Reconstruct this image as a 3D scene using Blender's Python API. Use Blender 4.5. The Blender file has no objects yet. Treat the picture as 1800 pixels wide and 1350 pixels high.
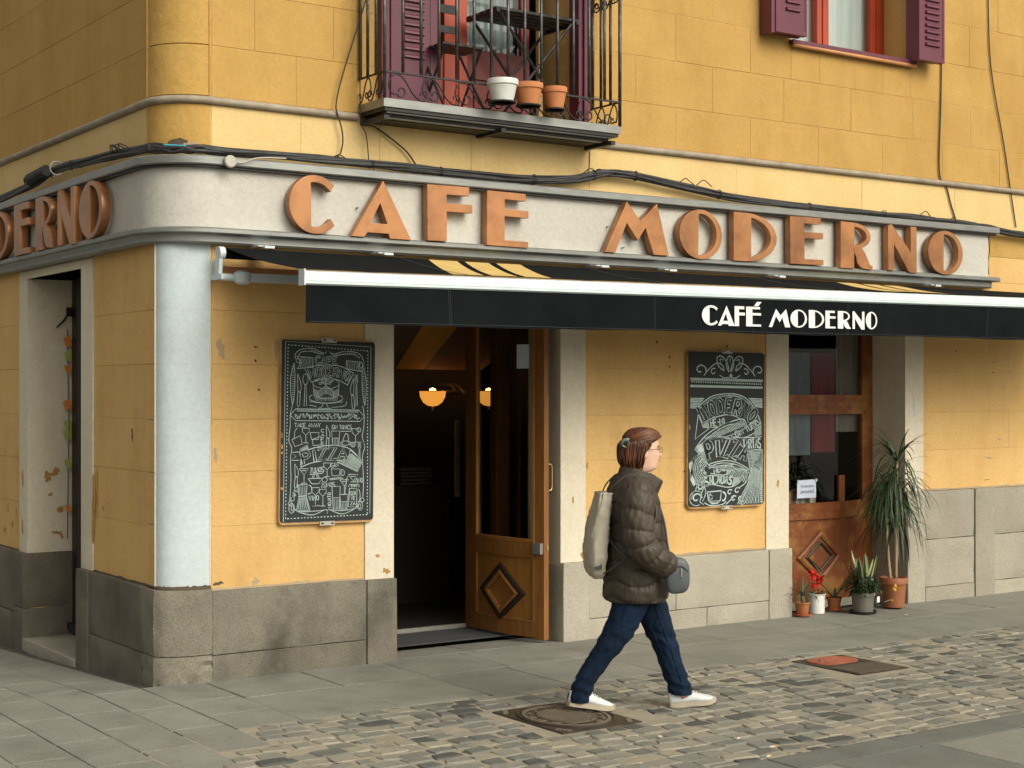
import bpy, bmesh, math, random
import numpy as np
from mathutils import Vector, Matrix, noise as mnoise
rnd = random.Random(7)
S = bpy.context.scene
COL = S.collection
rad = math.radians

# ------------------------------------------------------------------ camera
cam_d = bpy.data.cameras.new('camera'); cam = bpy.data.objects.new('camera', cam_d); COL.objects.link(cam)
cam_d.sensor_width = 36; cam_d.lens = 54.9; cam_d.shift_y = 15/1800; cam_d.clip_end = 500; cam_d.clip_start = .05
CAMP = Vector((-3.767, -9.377, 1.85))
cam.location = CAMP
cam.rotation_euler = (rad(90), 0, rad(55.594-90))
S.camera = cam
# ------------------------------------------------------------------ sky, sun, exposure
SUN_EL, SUN_AZ = 38, 168          # azimuth clockwise from +Y (light arrives from the open street in front)
w = bpy.data.worlds.new('World'); S.world = w; w.use_nodes = True
wn = w.node_tree.nodes; wl = w.node_tree.links
for n in list(wn): wn.remove(n)
wo = wn.new('ShaderNodeOutputWorld'); wb = wn.new('ShaderNodeBackground'); ws = wn.new('ShaderNodeTexSky')
ws.sky_type = 'NISHITA'; ws.sun_disc = False; ws.sun_elevation = rad(SUN_EL); ws.sun_rotation = rad(SUN_AZ)
ws.air_density = 1.0; ws.dust_density = 6.0; ws.ozone_density = 1.0
hs = wn.new('ShaderNodeHueSaturation'); hs.inputs['Saturation'].default_value = .03
wl.new(ws.outputs[0], hs.inputs['Color']); wt = wn.new('ShaderNodeMix'); wt.data_type = 'RGBA'; wt.blend_type = 'MULTIPLY'; wt.inputs[0].default_value = 1; wt.inputs[7].default_value = (1, .965, .86, 1)
wl.new(hs.outputs[0], wt.inputs[6]); wl.new(wt.outputs[2], wb.inputs[0]); wb.inputs[1].default_value = .15
wl.new(wb.outputs[0], wo.inputs[0])
sl = bpy.data.lights.new('sun', 'SUN'); sl.energy = .95; sl.angle = rad(40); sl.color = (1, .90, .76)
sun = bpy.data.objects.new('sun', sl); COL.objects.link(sun)
_d = Vector((math.sin(rad(SUN_AZ))*math.cos(rad(SUN_EL)), math.cos(rad(SUN_AZ))*math.cos(rad(SUN_EL)), math.sin(rad(SUN_EL))))
sun.rotation_euler = (-_d).to_track_quat('-Z', 'Y').to_euler(); sun.location = (0, -6, 12)
S.view_settings.view_transform = 'Standard'; S.view_settings.look = 'None'
S.view_settings.exposure = 0.24; S.view_settings.gamma = 1.0
S.render.engine = 'CYCLES'; S.cycles.max_bounces = 6; S.cycles.use_denoising = True
S.cycles.transparent_max_bounces = 8

# ------------------------------------------------------------------ materials
class NT:
    def __init__(s, name):
        s.m = bpy.data.materials.new(name); s.m.use_nodes = True
        s.t = s.m.node_tree; s.b = s.t.nodes['Principled BSDF']
        s.out = s.t.nodes['Material Output']; s._pos = None
    def n(s, k): return s.t.nodes.new('ShaderNode'+k)
    def l(s, a, b): s.t.links.new(a, b)
    def pos(s):
        if s._pos is None: s._pos = s.n('NewGeometry').outputs['Position']
        return s._pos
    def noise(s, scale, detail=4, rough=.6, stretch=None):
        v = s.pos()
        if stretch:
            mp = s.n('Mapping'); mp.inputs['Scale'].default_value = stretch; s.l(v, mp.inputs[0]); v = mp.outputs[0]
        q = s.n('TexNoise'); q.inputs['Scale'].default_value = scale; q.inputs['Detail'].default_value = detail
        q.inputs['Roughness'].default_value = rough; s.l(v, q.inputs['Vector']); return q.outputs['Fac']
    def ramp(s, fac, a, b, ca=(0,0,0,1), cb=(1,1,1,1)):
        r = s.n('ValToRGB'); e = r.color_ramp.elements
        e[0].position = a; e[1].position = b; e[0].color = ca; e[1].color = cb
        s.l(fac, r.inputs[0]); return r.outputs[0]
    def mix(s, fac, a, b, mode='MIX'):
        x = s.n('Mix'); x.data_type = 'RGBA'; x.blend_type = mode
        for sock, v in ((x.inputs[0], fac), (x.inputs[6], a), (x.inputs[7], b)):
            if hasattr(v, 'is_linked') or hasattr(v, 'links'): s.l(v, sock)
            else: sock.default_value = v if not isinstance(v, tuple) or len(v) == 4 else (*v, 1)
        return x.outputs[2]
    def bump(s, h, strength=.3, dist=.01):
        b = s.n('Bump'); b.inputs['Strength'].default_value = strength; b.inputs['Distance'].default_value = dist
        s.l(h, b.inputs['Height']); s.l(b.outputs[0], s.b.inputs['Normal'])
    def col(s, c): s.l(c, s.b.inputs['Base Color'])
def c4(c): return (*c, 1)
def simple(name, c, rough=.6, metal=0, c2=None, scale=8, lo=.35, hi=.7, bump=0, bscale=60, bdist=.004, stretch=None, spec=.5, objrand=0):
    m = NT(name); m.b.inputs['Roughness'].default_value = rough; m.b.inputs['Metallic'].default_value = metal
    m.b.inputs['Specular IOR Level'].default_value = spec
    if c2 is None: c2 = tuple(v*.82 for v in c)
    cc = m.mix(m.ramp(m.noise(scale, 5, .62, stretch), lo, hi), c4(c), c4(c2))
    if objrand:
        oi = m.n('ObjectInfo'); g = m.ramp(oi.outputs['Random'], 0, 1, (1-objrand,)*3+(1,), (1+objrand*.6,)*3+(1,))
        cc = m.mix(1.0, cc, g, 'MULTIPLY')
    m.col(cc)
    if bump: m.bump(m.noise(bscale, 4, .65), bump, bdist)
    return m.m
def plaster(name, c, c2, stain=(.20,.11,.03), stain_amt=.35, bump=.35, bscale=55, rough=.85, objrand=.022, speck=True):
    m = NT(name); m.b.inputs['Roughness'].default_value = rough; m.b.inputs['Specular IOR Level'].default_value = .2
    base = m.mix(m.ramp(m.noise(1.6, 6, .6), .35, .68), c4(c), c4(c2))
    fine = m.ramp(m.noise(34, 5, .7), .25, .8, (.86,.86,.86,1), (1.08,1.08,1.08,1))
    base = m.mix(1.0, base, fine, 'MULTIPLY')
    st = m.ramp(m.noise(1.0, 6, .66, (3.2, 3.2, .55)), .47, .78)
    st2 = m.ramp(m.noise(4.2, 5, .7), .34, .66)
    sm = m.n('Math'); sm.operation = 'MULTIPLY'; m.l(st, sm.inputs[0]); m.l(st2, sm.inputs[1])
    sa = m.n('Math'); sa.operation = 'MULTIPLY'; m.l(sm.outputs[0], sa.inputs[0]); sa.inputs[1].default_value = stain_amt
    base = m.mix(sa.outputs[0], base, c4(stain))
    if speck:
        sp = m.ramp(m.noise(75, 2, .5), .735, .76)
        s2 = m.n('Math'); s2.operation = 'MULTIPLY'; m.l(sp, s2.inputs[0]); s2.inputs[1].default_value = .45
        base = m.mix(s2.outputs[0], base, c4(tuple(v*.45 for v in c2)))
    if objrand:
        oi = m.n('ObjectInfo'); g = m.ramp(oi.outputs['Random'], 0, 1, (1-objrand,)*3+(1,), (1+objrand,)*3+(1,))
        base = m.mix(1.0, base, g, 'MULTIPLY')
    m.col(base)
    h = m.n('Math'); h.operation = 'ADD'
    m.l(m.noise(bscale, 5, .7), h.inputs[0])
    lowf = m.n('Math'); lowf.operation = 'MULTIPLY'; m.l(m.noise(7, 3, .5), lowf.inputs[0]); lowf.inputs[1].default_value = 2.5
    m.l(lowf.outputs[0], h.inputs[1])
    m.bump(h.outputs[0], bump, .008)
    return m.m
def granite(name, c, c2, dark=(.06,.055,.045), damt=.5, rough=.75, bump=.5, objrand=.12, speck=.5, patch=2.2):
    m = NT(name); m.b.inputs['Roughness'].default_value = rough; m.b.inputs['Specular IOR Level'].default_value = .3
    base = m.mix(m.ramp(m.noise(patch, 6, .65), .35, .68), c4(c), c4(c2))
    g = m.ramp(m.noise(95, 3, .75), .3, .75, (1-speck*.55,)*3+(1,), (1+speck*.35,)*3+(1,))
    base = m.mix(1.0, base, g, 'MULTIPLY')
    dk = m.ramp(m.noise(1.3, 7, .72, (1.6,1.6,1.0)), .52, .78)
    sa = m.n('Math'); sa.operation = 'MULTIPLY'; m.l(dk, sa.inputs[0]); sa.inputs[1].default_value = damt
    base = m.mix(sa.outputs[0], base, c4(dark))
    gum = m.ramp(m.noise(7.5, 3, .55), .66, .70); g3 = m.n('Math'); g3.operation = 'MULTIPLY'; m.l(gum, g3.inputs[0]); g3.inputs[1].default_value = .22
    base = m.mix(g3.outputs[0], base, c4(dark))
    if objrand:
        oi = m.n('ObjectInfo'); gg = m.ramp(oi.outputs['Random'], 0, 1, (1-objrand,)*3+(1,), (1+objrand,)*3+(1,))
        base = m.mix(1.0, base, gg, 'MULTIPLY')
    m.col(base)
    h = m.n('Math'); h.operation = 'ADD'; m.l(m.noise(110, 3, .7), h.inputs[0])
    l2 = m.n('Math'); l2.operation = 'MULTIPLY'; m.l(m.noise(16, 4, .6), l2.inputs[0]); l2.inputs[1].default_value = 2
    m.l(l2.outputs[0], h.inputs[1]); m.bump(h.outputs[0], bump, .006)
    return m.m
def cobble_mat(name, attr=False):
    m = NT(name); m.b.inputs['Roughness'].default_value = .7; m.b.inputs['Specular IOR Level'].default_value = .35
    if attr:
        a = m.n('Attribute'); a.attribute_name = 'tone'; f = a.outputs['Fac']
    else: f = m.n('ObjectInfo').outputs['Random']
    r = m.n('ValToRGB'); r.color_ramp.interpolation = 'CONSTANT'; e = r.color_ramp.elements
    cols = [(0, (.240,.232,.195)), (.20, (.195,.194,.168)), (.38, (.285,.265,.212)), (.52, (.170,.171,.149)), (.64, (.228,.220,.183)), (.77, (.135,.139,.122)), (.86, (.285,.262,.206)), (.935, (.080,.084,.076))]
    e[0].color = c4(cols[0][1]); e[0].position = 0; e[1].position = cols[1][0]; e[1].color = c4(cols[1][1])
    for p, c in cols[2:]:
        x = e.new(p); x.color = c4(c)
    m.l(f, r.inputs[0])
    big = m.ramp(m.noise(.9, 4, .6), .35, .7, (.86,.86,.88,1), (1.12,1.10,1.05,1))
    base = m.mix(1.0, r.outputs[0], big, 'MULTIPLY')
    dust = m.ramp(m.noise(5.5, 6, .7), .50, .72)
    d2 = m.n('Math'); d2.operation = 'MULTIPLY'; m.l(dust, d2.inputs[0]); d2.inputs[1].default_value = .28
    base = m.mix(d2.outputs[0], base, c4((.26,.222,.165)))
    g = m.ramp(m.noise(90, 4, .75), .3, .75, (.72,.72,.72,1), (1.2,1.2,1.2,1))
    m.col(m.mix(1.0, base, g, 'MULTIPLY'))
    h = m.n('Math'); h.operation = 'ADD'; m.l(m.noise(80, 4, .7), h.inputs[0])
    l2 = m.n('Math'); l2.operation = 'MULTIPLY'; m.l(m.noise(22, 3, .6), l2.inputs[0]); l2.inputs[1].default_value = 2
    m.l(l2.outputs[0], h.inputs[1]); m.bump(h.outputs[0], .6, .008)
    return m.m
def wood(name, c, c2, rough=.5, stretch=(9, 9, .8), worn=None, bump=.2):
    m = NT(name); m.b.inputs['Roughness'].default_value = rough; m.b.inputs['Specular IOR Level'].default_value = .35
    base = m.mix(m.ramp(m.noise(4.5, 6, .68, stretch), .32, .7), c4(c), c4(c2))
    if worn:
        base = m.mix(m.ramp(m.noise(3.4, 5, .68), .50, .60), base, c4(worn))
        base = m.mix(m.ramp(m.noise(8.5, 5, .7), .62, .72), base, c4(tuple(v*.35 for v in c)))
    m.col(base); m.bump(m.noise(14, 5, .7, stretch), bump, .004)
    return m.m
def glass(name, tint=(.9,.92,.92), refl=1.0):
    m = NT(name); t = m.t
    tr = m.n('BsdfTransparent'); tr.inputs[0].default_value = c4(tint)
    gl = m.n('BsdfGlossy'); gl.inputs['Roughness'].default_value = .03
    fr = m.n('Fresnel'); fr.inputs[0].default_value = 1.5
    mx = m.n('MixShader'); k = m.n('Math'); k.operation = 'MULTIPLY'; k.inputs[1].default_value = refl
    bf = m.n('Math'); bf.operation = 'SUBTRACT'; bf.inputs[0].default_value = 1.0; m.l(m.n('NewGeometry').outputs['Backfacing'], bf.inputs[1]); k2 = m.n('Math'); k2.operation = 'MULTIPLY'
    m.l(fr.outputs[0], k.inputs[0]); m.l(k.outputs[0], k2.inputs[0]); m.l(bf.outputs[0], k2.inputs[1]); m.l(k2.outputs[0], mx.inputs[0]); m.l(tr.outputs[0], mx.inputs[1]); m.l(gl.outputs[0], mx.inputs[2])
    m.l(mx.outputs[0], m.out.inputs[0]); t.nodes.remove(m.b)
    return m.m
def emit(name, c, s):
    m = NT(name); m.b.inputs['Base Color'].default_value = c4(c); m.b.inputs['Emission Color'].default_value = c4(c); m.b.inputs['Emission Strength'].default_value = s
    return m.m

M = dict(
 upper=plaster('ochre_upper', (.49,.302,.094), (.43,.258,.074), stain=(.28,.145,.03), stain_amt=.65),
 band=plaster('cream_band', (.68,.50,.235), (.625,.445,.195), stain=(.42,.24,.06), stain_amt=.3, bump=.2),
 lower=plaster('yellow_lower', (.655,.425,.172), (.595,.37,.138), stain=(.36,.20,.06), stain_amt=.6),
 cornerband=plaster('ochre_corner', (.51,.315,.092), (.45,.268,.072), stain_amt=.4, bump=.5, bscale=38),
 core=plaster('joint_mortar', (.57,.375,.145), (.52,.335,.122), stain_amt=.2, objrand=0),
 white=plaster('surround_cream', (.67,.605,.48), (.61,.545,.42), stain=(.34,.27,.17), stain_amt=.5, bump=.25),
 blue=plaster('column_paleblue', (.52,.60,.625), (.475,.53,.54), stain=(.50,.50,.46), stain_amt=.3, bump=.28, bscale=40, speck=False),
 fascia=plaster('fascia_white', (.535,.515,.465), (.48,.46,.41), stain=(.36,.34,.29), stain_amt=.6, bump=.4, bscale=45),
 rail=simple('steel_rail', (.27,.275,.255), .42, .55, (.19,.20,.19), 5, bump=.15, bscale=20, stretch=(1,1,6)),
 mould=simple('grey_moulding', (.33,.28,.21), .7, 0, (.22,.18,.13), 9),
 plinth=granite('plinth_granite', (.225,.205,.160), (.150,.137,.106), dark=(.045,.04,.031), damt=.85, speck=.8),
 plinthR=granite('plinth_granite_pale', (.375,.345,.280), (.315,.288,.228), dark=(.16,.14,.11), damt=.35),
 plinthL=granite('plinth_granite_grimy', (.18,.158,.122), (.115,.10,.075), damt=.6),
 slab=granite('slab_granite', (.256,.252,.214), (.198,.196,.168), dark=(.10,.098,.085), damt=.6, objrand=.06, speck=.75),
 slabd=granite('slab_dark', (.165,.172,.150), (.132,.138,.122), damt=.5, objrand=.1),
 bed=granite('joint_sand', (.345,.302,.23), (.27,.24,.185), dark=(.12,.105,.085), damt=.55, objrand=0, patch=6),
 gap=simple('joint_dirt', (.055,.048,.038), .95, c2=(.10,.088,.068), scale=6),
 cobble=cobble_mat('cobble'), cobble2=cobble_mat('cobble_far', True),
 copper=simple('copper_paint', (.42,.188,.072), .34, .35, (.20,.082,.032), 3.6, .40, .74, bump=.12, bscale=25, objrand=.08),
 black=simple('black_iron', (.016,.015,.014), .5, .3, (.03,.028,.026), 30, bump=.3, bscale=90),
 bar=simple('worn_iron', (.05,.048,.046), .38, .5, (.13,.13,.13), 22, .45, .75),
 cable=simple('cable_black', (.014,.014,.014), .55, 0, (.03,.03,.03), 12),
 cablew=simple('cable_pale', (.45,.42,.36), .6),
 cabley=simple('cable_painted', (.20,.13,.05), .7),
 canvas=simple('awning_canvas', (.0055,.0070,.0078), .9, 0, (.0085,.0105,.0115), 5, bump=.25, bscale=260, bdist=.0015, spec=.06),
 canvasy=simple('awning_print_yellow', (.62,.44,.16), .85, 0, spec=.2),
 whitem=simple('white_enamel', (.56,.63,.65), .35, 0, (.48,.55,.57), 6),
 whitep=simple('white_print', (.72,.74,.72), .7, 0),
 stitch=simple('stitching', (.06,.066,.07), .9),
 shutter=simple('maroon_paint', (.125,.022,.045), .42, 0, (.095,.016,.032), 3, bump=.1, bscale=40),
 red=simple('red_paint', (.36,.045,.012), .4, 0, (.28,.032,.009), 4, bump=.1, bscale=30),
 redd=simple('dark_red_panel', (.15,.014,.010), .5),
 sillm=simple('sill_terracotta', (.52,.24,.09), .6),
 door=wood('door_wood', (.27,.115,.028), (.155,.060,.014)),
 doorp=wood('door_panel_wood', (.30,.135,.030), (.215,.090,.018), stretch=(5,5,1.2)),
 door2=wood('worn_door_wood', (.20,.058,.014), (.12,.032,.008), worn=(.25,.105,.024), bump=.4),
 dark=simple('dark_wood', (.018,.010,.006), .5),
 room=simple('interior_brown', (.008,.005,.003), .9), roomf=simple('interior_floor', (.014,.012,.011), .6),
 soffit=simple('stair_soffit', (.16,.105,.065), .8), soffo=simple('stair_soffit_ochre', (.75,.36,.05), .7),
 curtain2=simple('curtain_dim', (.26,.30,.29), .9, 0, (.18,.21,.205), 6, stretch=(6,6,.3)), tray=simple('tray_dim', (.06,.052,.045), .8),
 mat=simple('door_mat_dark', (.045,.048,.05), .9, bump=.3),
 glass=glass('pane_glass', refl=1.6), glassd=glass('pane_glass_tinted', (.86,.88,.88), 1.3),
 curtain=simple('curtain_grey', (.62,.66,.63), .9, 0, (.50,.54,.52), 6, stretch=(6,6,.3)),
 reflr=simple('reflection_red', (.22,.016,.02), .9), reflbookg=simple('reflection_and_book_greige', (.26,.225,.185), .9), reflb=simple('reflection_bluegrey', (.17,.20,.215), .9),  # colours of the painted glazed-door reflections; the greige also covers books
 brass=simple('brass', (.62,.44,.20), .3, .9), steel=simple('steel', (.45,.45,.43), .3, .8),
 board=simple('blackboard', (.011,.014,.015), .7, 0, (.017,.021,.021), 3), chalk=simple('chalk', (.50,.59,.55), .9, 0, (.34,.45,.43), 18, .3, .75),
 boardw=simple('board_wood', (.50,.32,.13), .6, 0, (.34,.19,.07), 10),
 terra=simple('terracotta', (.36,.115,.036), .75, 0, (.28,.085,.027), 7), terra2=simple('terracotta_pale', (.50,.19,.065), .8, 0, (.40,.145,.05), 7),
 plast=simple('plastic_terracotta', (.30,.105,.045), .5), saucer=simple('saucer_orange', (.36,.09,.03), .5),
 potw=simple('pot_white', (.66,.67,.63), .5), potg=simple('pot_grey', (.15,.14,.115), .55), soil=simple('soil', (.03,.022,.015), .95),
 leaf=simple('leaf_green', (.016,.036,.012), .45, 0, (.040,.072,.022), 14, objrand=0), leafd=simple('leaf_dark', (.012,.030,.012), .35, 0, (.028,.055,.018), 25),
 leafp=simple('leaf_pale', (.10,.145,.07), .5, 0, (.06,.10,.05), 12), leafy=simple('leaf_edge', (.34,.37,.18), .5),
 cane=simple('cane', (.36,.27,.16), .8, 0, (.25,.18,.10), 30), flower=simple('red_petals', (.55,.012,.010), .5), yellow=simple('yellow_petals', (.80,.55,.02), .5),
 paper=simple('paper_notice', (.62,.68,.82), .8), ink=simple('ink', (.06,.09,.16), .8),
 iron=simple('cast_iron', (.036,.027,.017), .6, .2, (.065,.05,.033), 14, bump=.4, bscale=60), ironl=simple('cast_iron_worn', (.15,.122,.086), .55, .1),
 ironr=simple('red_cover', (.33,.105,.055), .65, .0, (.23,.062,.032), 20, bump=.4), ironb=simple('brown_cover', (.085,.068,.048), .65),
 orange=simple('paper_orange', (.65,.22,.03), .8), greenp=simple('paper_green', (.35,.40,.10), .8),
 chipo=simple('chip_ochre', (.40,.22,.06), .9), chipg=simple('chip_grey', (.40,.31,.20), .95), chipd=simple('chip_dark', (.10,.075,.05), .95), hole=simple('hole', (.03,.02,.012), 1),
 # person
 skin=simple('skin', (.68,.44,.33), .5, 0, (.62,.37,.26), 20), hair=simple('hair_auburn', (.105,.034,.012), .36, 0, (.035,.012,.006), 9, .35, .65, stretch=(8,8,1.2), bump=.5, bscale=40), hair2=simple('hair_copper', (.18,.064,.021), .34, 0, (.12,.042,.014), 9), hair3=simple('hair_dark', (.058,.020,.009), .38),
 jacket=simple('jacket_brown', (.056,.043,.031), .52, 0, (.042,.032,.023), 5, bump=.5, bscale=38, bdist=.006, spec=.32), jeans=simple('denim', (.0042,.0155,.038), .9, 0, (.0026,.008,.020), 5, bump=.3, bscale=35, spec=.2),
 shoe=simple('shoe_white', (.60,.62,.62), .55, 0, (.48,.51,.52), 18), sole=simple('shoe_sole', (.42,.36,.27), .6), sock=simple('sock', (.22,.30,.36), .9),
 bag=simple('bag_khaki', (.42,.385,.305), .8, 0, (.33,.30,.235), 8, bump=.3, bscale=14, bdist=.01), bag2=simple('bag_grey', (.085,.096,.105), .5, 0, (.06,.068,.076), 8), strap=simple('strap', (.045,.05,.055), .6),
 clip=simple('clip_greygreen', (.13,.17,.15), .35), frame=simple('spectacle_frame', (.12,.07,.04), .3), redmark=simple('red_mark', (.55,.05,.03), .5),
 litter=simple('litter_white', (.6,.58,.52), .8),
)

# ------------------------------------------------------------------ mesh helpers
class MB:
    def __init__(s): s.v = []; s.f = []
    def add(s, vs, fs):
        o = len(s.v); s.v += [tuple(v) for v in vs]; s.f += [tuple(i+o for i in f) for f in fs]; return s
    def box(s, x0, x1, y0, y1, z0, z1):
        return s.add([(x0,y0,z0),(x1,y0,z0),(x1,y1,z0),(x0,y1,z0),(x0,y0,z1),(x1,y0,z1),(x1,y1,z1),(x0,y1,z1)],
                     [(0,3,2,1),(4,5,6,7),(0,1,5,4),(1,2,6,5),(2,3,7,6),(3,0,4,7)])
    def quad(s, a, b, c, d): return s.add([a,b,c,d], [(0,1,2,3)])
    def tube(s, pts, r, n=6, cap=True):
        pts = [Vector(p) for p in pts]; k = len(pts); rr = r if isinstance(r, (list, tuple)) else [r]*k
        up = Vector((0,0,1)); vs = []; nrm = None
        for i, p in enumerate(pts):
            t = (pts[min(i+1,k-1)]-pts[max(i-1,0)]).normalized()
            if nrm is None:
                nrm = t.cross(up if abs(t.z) < .95 else Vector((1,0,0))).normalized()
            else:
                nrm = nrm - t*nrm.dot(t); nrm = nrm.normalized() if nrm.length > 1e-6 else t.orthogonal().normalized()
            b = t.cross(nrm)
            for j in range(n):
                a = 2*math.pi*j/n; vs.append(p+(nrm*math.cos(a)+b*math.sin(a))*rr[i])
        fs = [(i*n+j, i*n+(j+1)%n, (i+1)*n+(j+1)%n, (i+1)*n+j) for i in range(k-1) for j in range(n)]
        if cap: fs += [tuple(range(n-1,-1,-1)), tuple((k-1)*n+j for j in range(n))]
        return s.add(vs, fs)
    def lathe(s, prof, n=24, c=(0,0,0), cap=True):
        vs = []; k = len(prof)
        for (r, z) in prof:
            for j in range(n):
                a = 2*math.pi*j/n; vs.append((c[0]+r*math.cos(a), c[1]+r*math.sin(a), c[2]+z))
        fs = [(i*n+j, i*n+(j+1)%n, (i+1)*n+(j+1)%n, (i+1)*n+j) for i in range(k-1) for j in range(n)]
        if cap: fs += [tuple(range(n-1,-1,-1)), tuple((k-1)*n+j for j in range(n))]
        return s.add(vs, fs)
    def rings(s, rings, closed=True, cap=True):
        n = len(rings[0]); k = len(rings); vs = [p for r in rings for p in r]
        m = n if closed else n-1
        fs = [(i*n+j, i*n+(j+1)%n, (i+1)*n+(j+1)%n, (i+1)*n+j) for i in range(k-1) for j in range(m)]
        if cap and closed: fs += [tuple(range(n-1,-1,-1)), tuple((k-1)*n+j for j in range(n))]
        return s.add(vs, fs)
    def prism(s, poly, y0, y1):       # poly in (x,z), extruded along y
        n = len(poly); vs = [(x,y0,z) for x,z in poly]+[(x,y1,z) for x,z in poly]
        return s.add(vs, [tuple(range(n)), tuple(range(2*n-1,n-1,-1))]+[(i,i+n,(i+1)%n+n,(i+1)%n) for i in range(n)])
    def mesh(s, name, smooth=False, fix=True):
        me = bpy.data.meshes.new(name); me.from_pydata(s.v, [], s.f)
        if fix:
            bm = bmesh.new(); bm.from_mesh(me); bmesh.ops.recalc_face_normals(bm, faces=bm.faces); bm.to_mesh(me); bm.free()
        if smooth:
            me.polygons.foreach_set('use_smooth', [True]*len(me.polygons))
            if smooth is not True: 
                try: me.set_sharp_from_angle(angle=rad(smooth))
                except Exception: pass
        me.update(); return me
    def build(s, name, mat, parent=None, smooth=False, **kw): return obj(name, s.mesh(name, smooth), mat, parent, **kw)
def obj(name, me, mat, parent=None, loc=None, rot=None, label=None, kind=None):
    o = bpy.data.objects.new(name, me); COL.objects.link(o)
    if mat is not None and me is not None and not me.materials: me.materials.append(M[mat] if isinstance(mat, str) else mat)
    if parent: o.parent = parent
    if loc is not None: o.location = loc
    if rot is not None: o.rotation_euler = rot
    if label: o['label'] = label
    if kind: o['kind'] = kind
    return o
def tag(o, label, cat, group=None):
    o['label'] = label; o['category'] = cat
    if group: o['group'] = group
    return o
def thing(name, label, cat, loc=(0,0,0), rz=0, group=None):
    o = bpy.data.objects.new(name, None); COL.objects.link(o); o.location = loc; o.rotation_euler = (0,0,rz); o.empty_display_size = .1
    return tag(o, label, cat, group)
def nz(x, y, z, s=1.0): return mnoise.noise(Vector((x*s, y*s, z*s)))
def rough_box(w, d, h, step=.07, r=.012, amp=.004, seed=0, minn=2, maxn=14):
    """rounded box with uneven faces, centred on x, y and z"""
    n = [max(minn, min(maxn, int(round(v/step)))) for v in (w,d,h)]; hv = (w/2,d/2,h/2); r = min(r, w*.3, d*.3, h*.3)
    bm = bmesh.new(); grid = {}
    def P(i,j,k):
        if (i,j,k) not in grid:
            q = []
            for idx, m0, hh0 in zip((i,j,k), n, hv):
                if idx == 0: v = -hh0
                elif idx == m0: v = hh0
                else:                               # keep a row of vertices close to every edge
                    if m0 > 2: v = -hh0+r + (2*hh0-2*r)*(idx-1)/(m0-2)
                    else: v = 0
                q.append(v)
            p = Vector(q); inn = Vector([max(-hh+r, min(hh-r, c)) for c,hh in zip(p, hv)])
            dl = p-inn
            if dl.length > 1e-6: p = inn+dl.normalized()*r
            s = seed*7.3; q = Vector((p.x+s, p.y+s*.7, p.z-s))
            p = p + Vector((mnoise.noise(q*6), mnoise.noise(q*6+Vector((9,0,0))), mnoise.noise(q*6+Vector((0,9,0)))))*amp + Vector((mnoise.noise(q*17), mnoise.noise(q*17+Vector((9,0,0))), mnoise.noise(q*17+Vector((0,9,0)))))*amp*.5
            grid[(i,j,k)] = bm.verts.new(p)
        return grid[(i,j,k)]
    for a,b,c in ((0,1,2),(1,2,0),(2,0,1)):
        for side in (0, n[c]):
            for i in range(n[a]):
                for j in range(n[b]):
                    q = []
                    for (ii,jj) in ((i,j),(i+1,j),(i+1,j+1),(i,j+1)):
                        t = [0,0,0]; t[a] = ii; t[b] = jj; t[c] = side; q.append(P(*t))
                    try: bm.faces.new(q)
                    except ValueError: pass
    bmesh.ops.recalc_face_normals(bm, faces=bm.faces)
    me = bpy.data.meshes.new('stone'); bm.to_mesh(me); bm.free()
    me.polygons.foreach_set('use_smooth', [True]*len(me.polygons)); me.set_sharp_from_angle(angle=rad(22)); return me
def smooth_path(pts, m=6):
    pts = [Vector(p) for p in pts]; out = []
    for i in range(len(pts)-1):
        p0 = pts[max(i-1,0)]; p1 = pts[i]; p2 = pts[i+1]; p3 = pts[min(i+2,len(pts)-1)]
        for k in range(m):
            t = k/m; out.append(.5*((2*p1)+(p2-p0)*t+(2*p0-5*p1+4*p2-p3)*t*t+(3*p1-p0-3*p2+p3)*t**3))
    out.append(pts[-1]); return out
def copy_tree(o, parent=None):
    c = o.copy(); COL.objects.link(c); c.parent = parent
    for ch in list(o.children): copy_tree(ch, c)
    return c
def ground(x, y):
    return -.052*y if y > 0 else 0.0
# ------------------------------------------------------------------ ground
def sheet(name, x0, x1, y0, y1, z, mat, ny=1):
    m = MB(); ys = [y0, *([0.0] if y0 < 0 < y1 else []), y1]
    for a, b in zip(ys, ys[1:]):
        m.quad((x0,a,z+ground(x0,a)), (x1,a,z+ground(x1,a)), (x1,b,z+ground(x1,b)), (x0,b,z+ground(x0,b)))
    o = m.build(name, mat); o['kind'] = 'structure'; return o
gr = sheet('ground', -150, 150, -150, 150, -.075, 'slab')
pav = sheet('pavement', -8, 14, -8, 8, -.022, 'gap')
street = MB(); 
def cob_left(y): return .16 + (y+1.1)*.60 + .10*nz(y*2.1, 3, 0)
yy = np.linspace(-1.44, -3.60, 24)
for a, b in zip(yy, yy[1:]):
    street.quad((max(cob_left(a)-.6,-2), a, -.0022), (13, a, -.0022), (13, b, -.0022), (max(cob_left(b)-.6,-2), b, -.0022))
street = street.build('cobbled_street', 'bed'); street['kind'] = 'structure'
nslab = [0]
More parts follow.
